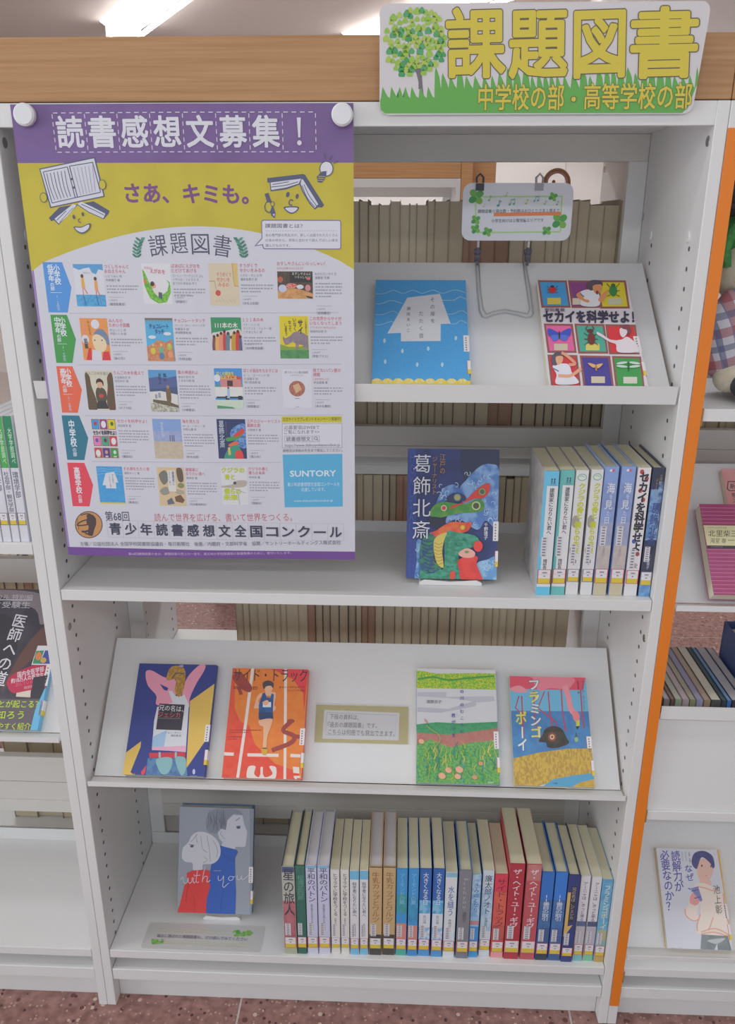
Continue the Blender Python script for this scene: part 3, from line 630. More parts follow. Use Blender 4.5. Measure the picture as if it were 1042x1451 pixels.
def art_dragon(A):
    # generic stand-in: blue night, pale foam, green and red curling forms
    A.R(30, 60, 960, 1380, '#33407c|#2c386c|40'); A.P([(560, 75), (940, 75), (940, 330), (600, 380), (560, 230)], '#2e3656'); A.P([(50, 75), (130, 75), (150, 1360), (50, 1360)], '#3a4f9c')
    A.P([(660, 330), (760, 240), (860, 220), (940, 300), (940, 820), (820, 770), (740, 860), (560, 760), (430, 800), (470, 700), (600, 680), (560, 470), (620, 380)], '#8cb4e4|#5a86cc|70', True)
    A.P([(350, 560), (400, 460), (500, 420), (560, 460), (600, 520), (480, 560), (340, 620)], '#7ca6dc|#4c74bc|70', True)
    A.P([(150, 970), (220, 1000), (300, 1200), (300, 1355), (140, 1355), (150, 1180)], '#8cbce0|#4a7cc0|80', True); A.P([(740, 1200), (850, 1150), (940, 1130), (940, 1355), (780, 1355)], '#9cccec|#6aa4d8|70', True)
    rnd = random.Random(11)
    for i in range(60):
        x, y = rnd.choice(((rnd.uniform(620, 920), rnd.uniform(240, 480)), (rnd.uniform(780, 930), rnd.uniform(480, 800)), (rnd.uniform(470, 760), rnd.uniform(700, 810)), (rnd.uniform(360, 570), rnd.uniform(420, 560)), (rnd.uniform(145, 290), rnd.uniform(980, 1340)), (rnd.uniform(760, 930), rnd.uniform(1160, 1300))))
        q = rnd.uniform(14, 30); a = rnd.uniform(0, 6); A.L([(x+q*math.cos(a+t)*(1-t*.12), y+q*math.sin(a+t)*(1-t*.12)) for t in (0, .8, 1.6, 2.4, 3.2, 4)], 6, '#c4dcf4')
    A.P([(270, 700), (320, 620), (420, 590), (600, 610), (740, 560), (800, 600), (770, 680), (560, 700), (400, 740), (300, 750)], '#4c9c46|#77ac4c|60', True)
    A.P([(600, 590), (700, 490), (790, 420), (850, 410), (850, 480), (800, 545), (700, 560), (560, 620), (470, 665), (500, 620)], '#e2473c', True)
    A.P([(430, 560), (500, 505), (600, 520), (620, 570), (520, 600)], '#3a3f64', True)
    A.P([(250, 740), (420, 760), (400, 850), (300, 840)], '#2c3348', True); A.P([(270, 900), (340, 870), (470, 790), (620, 790), (680, 790), (650, 870), (520, 905), (400, 900), (300, 950)], '#e8503c|#f07840|70', True)
    A.P([(430, 900), (560, 890), (720, 920), (760, 990), (640, 1060), (560, 1120), (600, 1355), (330, 1355), (180, 1340), (240, 1180), (330, 1230), (420, 1230)], '#4aa88c|#3a9070|160', True)
    A.P([(200, 960), (300, 900), (330, 1000), (320, 1160), (400, 1240), (250, 1300), (180, 1200)], '#3f8a64|#345c84|140', True)
    A.P([(320, 960), (440, 890), (420, 960), (400, 1080), (415, 1235), (340, 1170)], '#e0cc66', True)
    for i in range(7): A.L([(322, 990+i*33), (365, 1008+i*33), (408, 990+i*33)], 5, '#a88c3c', True)
    for i in range(9): A.L([(190+i*6, 960+i*38), (250+i*6, 985+i*38), (300+i*4, 975+i*38)], 10, '#2f4a84', True)
    for i in range(26):
        x, y = rnd.uniform(440, 720), rnd.uniform(940, 1080); A.L([(x-12, y), (x, y+9), (x+12, y)], 4, '#2c7c6c', True)
    for i in range(22):
        x, y = rnd.uniform(430, 560), rnd.uniform(1080, 1330); A.L([(x-12, y), (x, y+9), (x+12, y)], 4, '#2c7c6c', True)
    A.P([(560, 1160), (680, 1110), (750, 1130), (740, 1200), (800, 1340), (780, 1355), (600, 1355), (570, 1260)], '#ee4a40|#e23e38|60', True); A.P([(560, 1090), (640, 1040), (720, 1080), (700, 1130), (600, 1130)], '#f0b4a4', True); A.E(750, 1020, 45, 55, '#ee4a40'); A.E(640, 1078, 22, 13, '#7aa050'); A.E(505, 1310, 28, 46, '#e65040')
    for x, y, r_, c1, c2 in ((408, 650, 30, '#dcdcb8', '#e2504c'), (538, 545, 36, '#7c9cb8', '#c0b850'), (778, 488, 34, '#9cb06c', '#4c6c54'), (722, 625, 44, '#c8d4a0', '#5a5c38'), (595, 838, 26, '#d8a83c', '#e8c850')): A.E(x, y, r_, r_, c1); A.E(x, y, r_*.68, r_*.68, c2)
    A.V('葛飾北斎', (190, 115), (190, 975), 165, '#e8e8f0', -.004, k=.78)
    A.V('江戸の', (388, 125), (388, 320), 52, '#c89452', asp=1.15); A.V('ジャーナリスト', (312, 150), (312, 520), 48, '#c89452', asp=1)
    A.V('千野境子', (822, 790), (824, 955), 36, '#dfe2ea', .02)
    A.V('HOKUSAI', (88, 100), (88, 900), 60, '#5068b0', .01); A.V('JOURNALIST', (84, 930), (84, 1330), 30, '#5068b0', .01)
def art_doctor(A):
    A.R(-700, 60, 520, 1400, '#4c4852|#3f3a44|30'); A.P([(-200, 100), (250, 130), (360, 330), (300, 420), (230, 280), (0, 200)], '#8c8086', True); A.P([(370, 420), (410, 380), (430, 620), (330, 620), (300, 700), (150, 860), (60, 1000), (160, 700), (290, 480)], '#6e4c44', True)
    A.E(-60, 620, 190, 300, '#38343c'); A.R(-700, 1060, 520, 1400, '#675e66')
    A.T('メディカル 特別編', (-330, 160), (192, 165), 46, '#c8c4ca'); A.R(-330, 188, 190, 196, '#d8d6dc'); A.T('めざす受験生', (-330, 238), (180, 240), 58, '#c8c4ca', .01)
    A.V('医師への道', (120, 325), (18, 955), 112, '#e6e4ea', .012, k=.9)
    A.P([(305, 608), (430, 608), (455, 775), (275, 775)], '#e6e6e8'); A.P([(298, 655), (365, 650), (345, 765), (285, 765)], '#3f9c6c'); A.E(325, 700, 26, 36, '#e88858'); A.P([(375, 650), (430, 648), (440, 765), (345, 765)], '#4456a8'); A.E(372, 735, 26, 24, '#d8b058')
    A.P([(240, 800), (330, 775), (440, 800), (440, 950), (300, 990), (160, 1010), (95, 930), (130, 860)], '#c42c50', True)
    A.T('国内全医学部', (172, 862), (388, 808), 44, '#ece4ea', .02); A.T('約10万人の医学生の', (128, 915), (425, 850), 40, '#ece4ea', .02); A.T('読んでいる情報誌', (172, 945), (395, 898), 32, '#e86c8c'); A.T('特別編', (245, 970), (325, 952), 24, '#e0b8c8')
    A.P([(190, 1010), (305, 985), (310, 1045), (190, 1040)], '#e0d0c4'); A.P([(310, 880), (430, 860), (400, 1050), (310, 1050)], '#35323c')
    A.T('どんなことが起こる？', (-180, 1102), (385, 1100), 56, '#c8e03c', .015); A.T('詳しく知ろう', (-180, 1190), (280, 1186), 62, '#c8e03c', .015); A.T('仕事をわかりやすく紹介', (-250, 1278), (350, 1274), 52, '#c8e03c', .01)
    A.P([(415, 980), (480, 960), (440, 1400), (345, 1400), (365, 1150)], '#6cbce4')
def art_reading(A):
    A.R(40, 60, 990, 1400, '#dedfea'); A.P([(775, 108), (800, 108), (955, 1045), (925, 1050)], '#e8b430'); 
    pu = '#5a58b0'
    A.V('必要なのか？', (160, 125), (262, 830), 96, pu, .02, k=.95); A.V('読解力が', (290, 130), (352, 605), 96, pu, .02, k=.95); A.V('なぜ、', (440, 285), (495, 590), 84, pu, .02, k=.85)
    A.V('文章・言葉・', (452, 140), (470, 285), 22, '#6c6a80'); A.V('あらゆる人の', (410, 140), (425, 250), 20, '#8c8a9c'); A.V('社会に出る', (372, 140), (382, 250), 18, '#9c9aac')
    sk = '#f0c4b4'; hd = '#fbe6da'
    A.P([(540, 300), (600, 220), (720, 260), (735, 350), (700, 450), (640, 480), (600, 510), (560, 420)], sk, True); A.P([(590, 430), (680, 440), (710, 540), (600, 560)], sk, True)
    A.P([(485, 230), (520, 150), (620, 125), (720, 180), (750, 290), (730, 330), (690, 260), (600, 200), (560, 300), (540, 340), (495, 300)], '#565490|#484880|60', True)
    A.E(602, 300, 9, 14, '#5a4a60'); A.E(708, 305, 8, 13, '#5a4a60'); A.L([(640, 415), (668, 415)], 5, '#d07c74')
    A.P([(520, 530), (600, 500), (720, 540), (830, 620), (860, 800), (905, 950), (900, 1090), (600, 1080), (545, 1030), (590, 860), (570, 660)], hd, True)
    A.P([(470, 640), (540, 620), (575, 700), (560, 850), (580, 920), (500, 930), (420, 860), (415, 800), (450, 760)], hd, True); A.P([(480, 640), (540, 610), (580, 700), (540, 760), (470, 730)], '#f0a8a4', True)
    for pts in ([(415, 800), (430, 880), (510, 935), (580, 915)], [(590, 860), (555, 980), (560, 1050)], [(600, 1060), (760, 1020), (915, 1090)], [(600, 1085), (740, 1060), (910, 1105)], [(735, 890), (700, 1000), (680, 1030)], [(850, 620), (870, 820), (920, 1000)], [(560, 545), (640, 560), (740, 590), (790, 560)]): A.L(pts, 12, '#eeae9c', True)
    A.P([(475, 570), (560, 540), (612, 700), (590, 720), (545, 660)], '#8c8cc4'); A.L([(485, 600), (560, 580)], 10, pu); A.L([(520, 680), (590, 660)], 10, pu)
    A.P([(605, 1090), (900, 1100), (950, 1330), (800, 1340), (780, 1180), (760, 1340), (605, 1330)], '#8c9496|#7c8488|60'); A.P([(680, 1150), (800, 1130), (870, 1130), (780, 1190), (690, 1170)], '#c2c8c6', True)
    A.V('池上彰', (765, 520), (805, 860), 72, '#5c5a54', .005, k=.85); A.T('講談社', (265, 1255), (345, 1260), 26, '#5c5a70'); A.T('新書', (385, 1262), (448, 1264), 26, '#5c5a70'); A.L([(355, 1235), (368, 1285), (382, 1235)], 4, '#8c8a9c')
def art_magenta(A):
    A.R(200, 460, 1200, 1300, '#b0487c|#a8406f|20')
    for i in range(27):
        y = 520+i*28.5; A.L([(250, y), (1200, y+6)], 4, '#d88ab4')
    A.P([(290, 655), (1200, 660), (1200, 810), (322, 806)], '#e6e0b0'); A.P([(322, 806), (1200, 812), (1200, 832), (328, 828)], '#3c3640')
    A.T('よみがえる天才の生涯', (322, 672), (465, 674), 14, '#8c8874'); A.T('北里柴三郎', (330, 716), (600, 718), 48, '#4c4838'); A.T('海堂 尊', (345, 770), (462, 772), 36, '#6c6850'); A.G(475, 760, 560, 775, 1, '#8c8874'); A.G(350, 812, 500, 822, 1, '#8c8890')
def art_pink(A):
    A.R(400, 200, 1300, 1300, '#e8a4a4|#e09c9c|30'); A.P([(480, 322), (900, 326), (920, 398), (490, 396), (472, 380)], '#6c5458'); A.P([(487, 330), (893, 334), (912, 392), (494, 389), (482, 376)], '#e8a4a4'); A.T('新書の', (498, 360), (610, 361), 38, '#4c4248', .02); A.V('驚くべき', (520, 410), (535, 520), 26, '#4c4248', .01)
gA = 'picture books shown face out on the upper display shelf'; gB = 'books shown face out on the lower display shelf'
face_book([(73, 105), (908, 116), (962, 1060), (58, 1056)], (520, 380, .15355), OA, UA, .016, 'sky blue book with a white shirt shape and yellow bottom edge, upper display shelf', '#4aa8e8', art_blue, group=gA)
face_book([(72, 95), (812, 103), (962, 950), (150, 948)], (750, 380, .17274), OA, UA, .016, 'white book with nine coloured insect picture squares, right end of upper display shelf', '#e4dde2', art_science, group=gA)
face_book([(225, 60), (893, 76), (800, 1072), (88, 1060)], (160, 930, .16315), OB, UB, .018, 'navy and yellow book with a person tying blond hair, seen from behind, lower display shelf', '#2f3f8e', art_brother, group=gB)
face_book([(178, 98), (828, 118), (790, 1095), (92, 1082)], (300, 930, .16315), OB, UB, .015, 'orange book with a boy in blue running on a white-lined track', '#ee5a38', art_track, group=gB)
face_book([(120, 105), (800, 120), (862, 1132), (132, 1118)], (570, 930, .16315), OB, UB, .016, 'book with a green flower meadow and pale river painting, lower display shelf', '#dfe0e4', art_field, side='#4a8cc8', group=gB)
face_book([(128, 112), (790, 122), (888, 1085), (188, 1075)], (700, 940, .16315), OB, UB, .016, 'blue book with pink flamingo legs and a dark helmet over a yellow field', '#e0dcd8', art_flamingo, group=gB)
OLB, ULB = slope('B', .574)
face_book([(-535, 80), (478, 92), (408, 1352), (-560, 1340)], (0, 820, .16529), OLB, ULB, .012, 'dark magazine-sized book with big white doctor lettering, at the left edge', '#4c4852', art_doctor, side='#6cbce4')
ORB, URB = slope('B', .162); ORC, URC = slope('B', .828)
face_book([(70, 95), (795, 108), (968, 1338), (235, 1325)], (920, 1190, .12411), ORB, URB, .014, 'white book with purple lettering and a boy in a cream hoodie, lower right corner', '#dedfea', art_reading, side='#e8b430')
face_book([(255, 490), (980, 496), (1130, 1246), (400, 1238)], (940, 620, .19282), ORC, URC, .022, 'magenta striped book with a cream title band, right of the orange strip', '#b0487c', art_magenta, sticker=None, lift=.0135)
face_book([(437, 232), (1200, 240), (1420, 1240), (600, 1232)], (940, 620, .19282), ORC, URC, .013, 'pink book partly hidden behind the magenta striped book', '#e8a4a4', art_pink, sticker=None)
# two books leaning on little white book stands
def book_stand(x, y, z, U, w_, label, t):
    r = empty('book_stand', (x, y, z), label, 'book stand', 'small white book stands under face-out books'); m = ink('#eceaea')
    MB().prismy([(-w_/2, 0), (w_/2, 0), (w_/2-.002, .0016), (-w_/2+.002, .0016)], -.026, .060, m).build('base_plate', r)
    pts = []
    n = 12
    m_ = MB(); prof = [(-w_/2, .0005), (w_/2, .0005)]+[(w_/2*(1-2*i/n), .006+(.0035 if 0 < i < n else -.001)*(abs(1-2*i/n))) for i in range(n+1)]
    m_.prismy(prof, -.0275, -.026, m).build('front_lip', r)
    k = t+.0015; o = Vector((0, -.0015, .0018)); N = Vector((0, -U.z, U.y)); a = o-N*.0006; b = a+U*.11
    MB().prism([(a.y, a.z), (b.y, b.z), (b.y-N.y*.0014, b.z-N.z*.0014), (a.y-N.y*.0014, a.z-N.z*.0014)], -w_*.3, w_*.3, m).build('back_rest', r)
    return r
U1 = Vector((0, .26, .965)).normalized(); U2 = Vector((0, .36, .93)).normalized()
def standing(quad, crop, yfront, z, U, t, **kw):
    N = Vector((0, -U.z, U.y)); O = Vector((0, yfront, z))-N*t; O = O+Vector((0, 0, max(0, -(O.z-z))))
    return face_book(quad, crop, O, U, t, **kw), O
b1, o1 = standing([(50, 75), (940, 80), (940, 1358), (48, 1355)], (570, 625, .14479), .047, .837, U1, .019, label='dark blue book with curling green and red creature on the middle shelf', cover='#33407c', art=art_dragon, hard=True)
b2, o2 = standing([(182, 162), (903, 178), (880, 1272), (140, 1222)], (230, 1120, .14395), .078, .1345, U2, .022, label='grey book of two pale teenagers in red and blue jackets, on bottom shelf', cover='#a2a9b6', art=art_withyou, side='#5c7ea4', hard=True)
book_stand(.146, o1.y+.003, .8342, U1, .094, 'white book stand under the dark blue creature book', .019)
book_stand(-.250, o2.y+.003, .1312, U2, .068, 'white book stand under the grey book of two teenagers', .022)

# ================================================================== BOOKS STANDING SPINE OUT
def spine_book(xa, xb, yt, yb, z0, sp, label, group, depth=.128, lean=0, name='book', x=None):
    """xa, xb: spine edges at the foot, yt/yb: top and foot of the spine, all in picture units"""
    if x is None:
        a = hit(xa, yb, (0, 0, z0), (0, 0, 1)); b = hit(xb, yb, (0, 0, z0), (0, 0, 1)); x0, x1 = a.x+.0001, min(b.x-.0001, .4363) if b.x < .5 else b.x-.0001; yf = max(.004, min(.016, (a.y+b.y)/2))
        h = hit((xa+xb)/2, yt, (0, yf, 0), (0, 1, 0)).z-z0
    else: x0, x1, yf, h = x
    t = x1-x0; hard = sp.get('hard', False); e = .0016 if hard else .0006; c = ink(sp['base'], .32); sc = ink(sp.get('side', sp['base']), .35)
    r = empty(name, (x0, yf, z0+.0003), label, 'book', group)
    ch = min(.0016, t*.12); m = MB()
    m.box(0, e, ch, depth, 0, h, sc).box(t-e, t, ch, depth, 0, h, sc)
    m.prismz([(0, ch), (ch, 0), (t-ch, 0), (t, ch), (t-e, ch+e), (e, ch+e)], 0, h, c); m.build('cover', r)
    g = .003 if hard else .0008
    MB().box(e, t-e, ch+e, depth-g, g, h-g, pages(sp.get('pg', '#e3dec0'))).build('page_block', r)
    A = Art(r, lambda u, v: (u*t, h*(1-v)), 0, clip=(t*.03, t*.97, 0, h)); A.reset('spine_print'); A.R(0, 0, 1, 1, sp['base'])
    for v0, v1, cc in sp.get('bands', ()): A.R(0, v0, 1, v1, cc)
    if 'fn' in sp: sp['fn'](A)
    for tx in sp.get('texts', ()):
        txt, u, v0, v1, wd, cc = tx[:6]; A.V(txt, (u, v0), (u, v1), wd, cc, tx[6] if len(tx) > 6 else .01, k=.94)
    if 'st' in sp:
        v0, v1 = sp['st']; A.R(.12, v0, .55, v1, '#dcdadf')
        n = 7
        for i in range(n): A.R(.22, v0+(v1-v0)*(i+.2)/n, .45, v0+(v1-v0)*(i+.7)/n, '#8a8796')
    A.done()
    if 'lab' in sp:
        v0, v1, bc = sp['lab']; A = Art(r, lambda u, v: (u*t, h*(1-v)), -.0003); A.reset('call_number_label')
        A.R(.03, v0, .97, v1, bc); A.R(.09, v0+.004, .91, v1-.004, '#e9e5ea'); A.R(.09, v0+(v1-v0)*.62, .91, v1-.004, '#e2c83a')
        A.R(.35, v0+(v1-v0)*.18, .68, v0+(v1-v0)*.27, '#8c8896'); A.R(.44, v0+(v1-v0)*.42, .58, v0+(v1-v0)*.50, '#8c8896'); A.R(.03, v0+(v1-v0)*.34, .97, v0+(v1-v0)*.35, bc); A.done()
    if lean: r.rotation_euler.y = lean
    return r
RED, DK = '#c04a56', '#5a5666'
def sp_arch(c):
    def fn(A):
        A.R(.22, .115, 1, .80, '#e6e6e8'); A.R(0, .80, 1, .93, '#e6e6e8')
        for s in (.52, .70): A.E(s, .062, .05, .007, '#3c4452'); A.L([(s, .07), (s, .085)], .07, '#3c4452'); A.R(s-.05, .085, s-.02, .10, '#3c4452'); A.R(s+.02, .085, s+.05, .10, '#3c4452')
        A.L([(.35, .107), (.85, .107)], .003, '#6c8c9c')
    return dict(base=c, side='#c8c6c6|#b4b4b4|40', fn=fn, texts=[('建築家になりたい君へ', .58, .13, .50, .30, '#3a3c48', .012), ('隈研吾', .48, .70, .785, .26, '#3a3c48', .01)], lab=(.785, .905, RED), st=(.52, .68))
def sp_whale():
    def fn(A):
        A.E(.5, .055, .36, .028, '#8cc4a0'); A.E(.5, .055, .28, .02, '#e6e6e6'); A.L([(.3, .05), (.5, .045), (.7, .055)], .004, '#6aa884', True);
        A.E(.3, .40, .3, .05, '#a8a498'); A.E(.28, .63, .24, .04, '#b4b0a4')
    return dict(base='#e2e1e2', side='#d8d6d4', fn=fn, texts=[('クジラの骨と', .56, .10, .38, .50, '#c9d038', .05), ('僕らの未来', .50, .40, .66, .46, '#c9d038', .05), ('中', .45, .70, .75, .36, '#4a4a54', .03)], lab=(.785, .89, DK), st=(.58, .74))
def sp_sea():
    return dict(base='#8ca6dc', side='#9cb4dc', hard=True, bands=[(.12, .42, '#92a8da|#8498cc|60'), (.42, .60, '#a9aecb|#9ca4c8|60'), (.60, .80, '#cbc0b8|#c0b4b4|60'), (.80, 1, '#cfc3a4')], texts=[('海', .55, .12, .20, .52, '#e8e8ee', .012), ('を', .62, .205, .245, .26, '#d8dcea', .01), ('見', .50, .25, .32, .50, '#e8e8ee', .012), ('た', .54, .33, .37, .28, '#d8dcea', .01), ('日', .48, .375, .43, .40, '#e0e2ea', .01), ('木原七重訳', .48, .53, .69, .2, '#a49cae', .0)], lab=(.785, .90, '#c8565c'), st=(.45, .60), fn=lambda A: (A.E(.42, .028, .09, .010, '#e8e8f0'), A.E(.60, .028, .09, .010, '#d85868')))
def sp_science():
    def fn(A):
        for u, v, c in ((.3, .03, '#d04040'), (.7, .08, '#c83c48'), (.34, .17, '#d85050'), (.62, .24, '#b84838'), (.3, .46, '#7c9c48'), (.3, .56, '#5060b0'), (.68, .66, '#a04c48')): A.E(u, v, .16, .018, c)
    return dict(base='#e6e3e5', fn=fn, texts=[('セカイを科学せよ！', .52, .03, .72, .66, '#2f2d3e', .055), ('安', .62, .735, .775, .3, '#6a6470', .01)], lab=(.79, .90, RED), st=(.62, .78))
def sp_night():
    def fn(A):
        A.R(0, .16, 1, .55, '#7ea8d4|#5c84bc|90'); A.R(0, .0, 1, .12, '#30364e'); A.R(.6, .1, 1, .55, '#8cb0d8|#44608c|90'); A.R(0, .60, 1, .80, '#3c4058'); A.R(0, .9, 1, 1, '#7cb0dc|#5890c8|80'); A.E(.55, .62, .3, .05, '#2c3044')
    return dict(base='#323c5c', hard=True, fn=fn, texts=[('江戸の', .72, .05, .13, .2, '#b8946c', .01), ('ジャーナリスト', .42, .08, .24, .2, '#b8946c', .01), ('葛飾北斎', .56, .26, .60, .62, '#3d4c8c', .012), ('千野境子', .52, .66, .78, .24, '#c8ccd8', .01)], lab=(.80, .91, '#8a8696'), st=(.60, .72))
c8 = lambda v, o, k: o+v*k
R1 = [(45, 145, 237, 1108, sp_arch('#6cc6ea'), 'white and sky blue spined book, left end of the middle shelf row'),
      (150, 248, 230, 1106, sp_arch('#6cc0bd'), 'white and teal spined book, second from left in the middle shelf row'),
      (252, 340, 230, 1104, sp_whale(), 'white spine with lime lettering, just right of the teal spined book'),
      (357, 438, 226, 1106, sp_whale(), 'white spine with lime lettering, just left of the blue to sand spines'),
      (445, 540, 205, 1110, sp_sea(), 'blue fading to sand spine, left one of the two, middle shelf row'),
      (555, 650, 203, 1108, sp_sea(), 'blue fading to sand spine, right one of the two, middle shelf row'),
      (665, 755, 213, 1115, sp_science(), 'white spine with fat black lettering and coloured spots, middle shelf row'),
      (765, 868, 214, 1118, sp_night(), 'dark blue spine with wave foam, right end of the middle shelf row')]
for a, b, t, bt, sp, lb in R1:
    spine_book(750+a*.2015, 750+b*.2015, 620+t*.2015, 620+bt*.2015, .834, sp, lb, 'books standing spine out on the middle shelf', depth=.13)

def simple(base, title, tc, y0=.08, y1=.62, wd=.55, bands=(), lab=RED, **k):
    d = dict(base=base, bands=bands, texts=[(title, .52, y0, y1, wd, tc, k.pop('off', .012))], lab=(.80, .925, lab), st=(.64, .78)); d['texts'] += k.pop('more', []); d.update(k); return d
peace = lambda: simple('#cfd0ea', '平和のバトン', '#4a4c68', .02, .40, .66, [(0, .02, '#7cc0e0'), (.8, 1, '#d4d4ea')], more=[('広島の高校生たちが描いた八月六日の記憶', .5, .42, .72, .2, '#5c5a6c')], hard=True, pg='#e4e2e4')
himal = lambda: simple('#e3e1dc', 'ヒマラヤに学校をつくる', '#3c3c44', .04, .54, .46, more=[('吉岡大祐', .5, .56, .66, .22, '#6c6a70')], lab='#b8b4b8')
sci2 = lambda: simple('#e4e4e8', '科学者になりたい君へ', '#3a4658', .13, .54, .42, [(0, .10, '#74c2e8'), (.9, 1, '#74c0e4')], more=[('佐藤勝彦', .52, .62, .78, .24, '#6c6a80')])
kihamu = lambda: simple('#cbac7c', '牛乳カップとワルツ', '#9c7044', .06, .62, .56, [(.0, .01, '#3c3838'), (.76, .80, '#45403e'), (.9, 1, '#45403e')], lab='#45403e', hard=True, pg='#dedade')
tea = lambda: simple('#3c9cdc', 'アーモンドの夏', '#8cc8ec', .05, .40, .5, [(.28, .50, '#3c9c98|#3ca4b8|90'), (.62, .9, '#d88c80'), (.9, 1, '#4cb0a0' )], off=0)
sky = lambda: simple('#2c68b8', '大きくなる日', '#e4e8ee', .04, .40, .44, [(.35, .5, '#4ca4dc|#8cc8e8|80'), (.5, .88, '#dfe4ec'), (.66, .84, '#8cbce4|#dfe4ec|120'), (.9, 1, '#4c9cd8')], off=.01, more=[('佐川光晴', .5, .52, .62, .24, '#7c8ca0')])
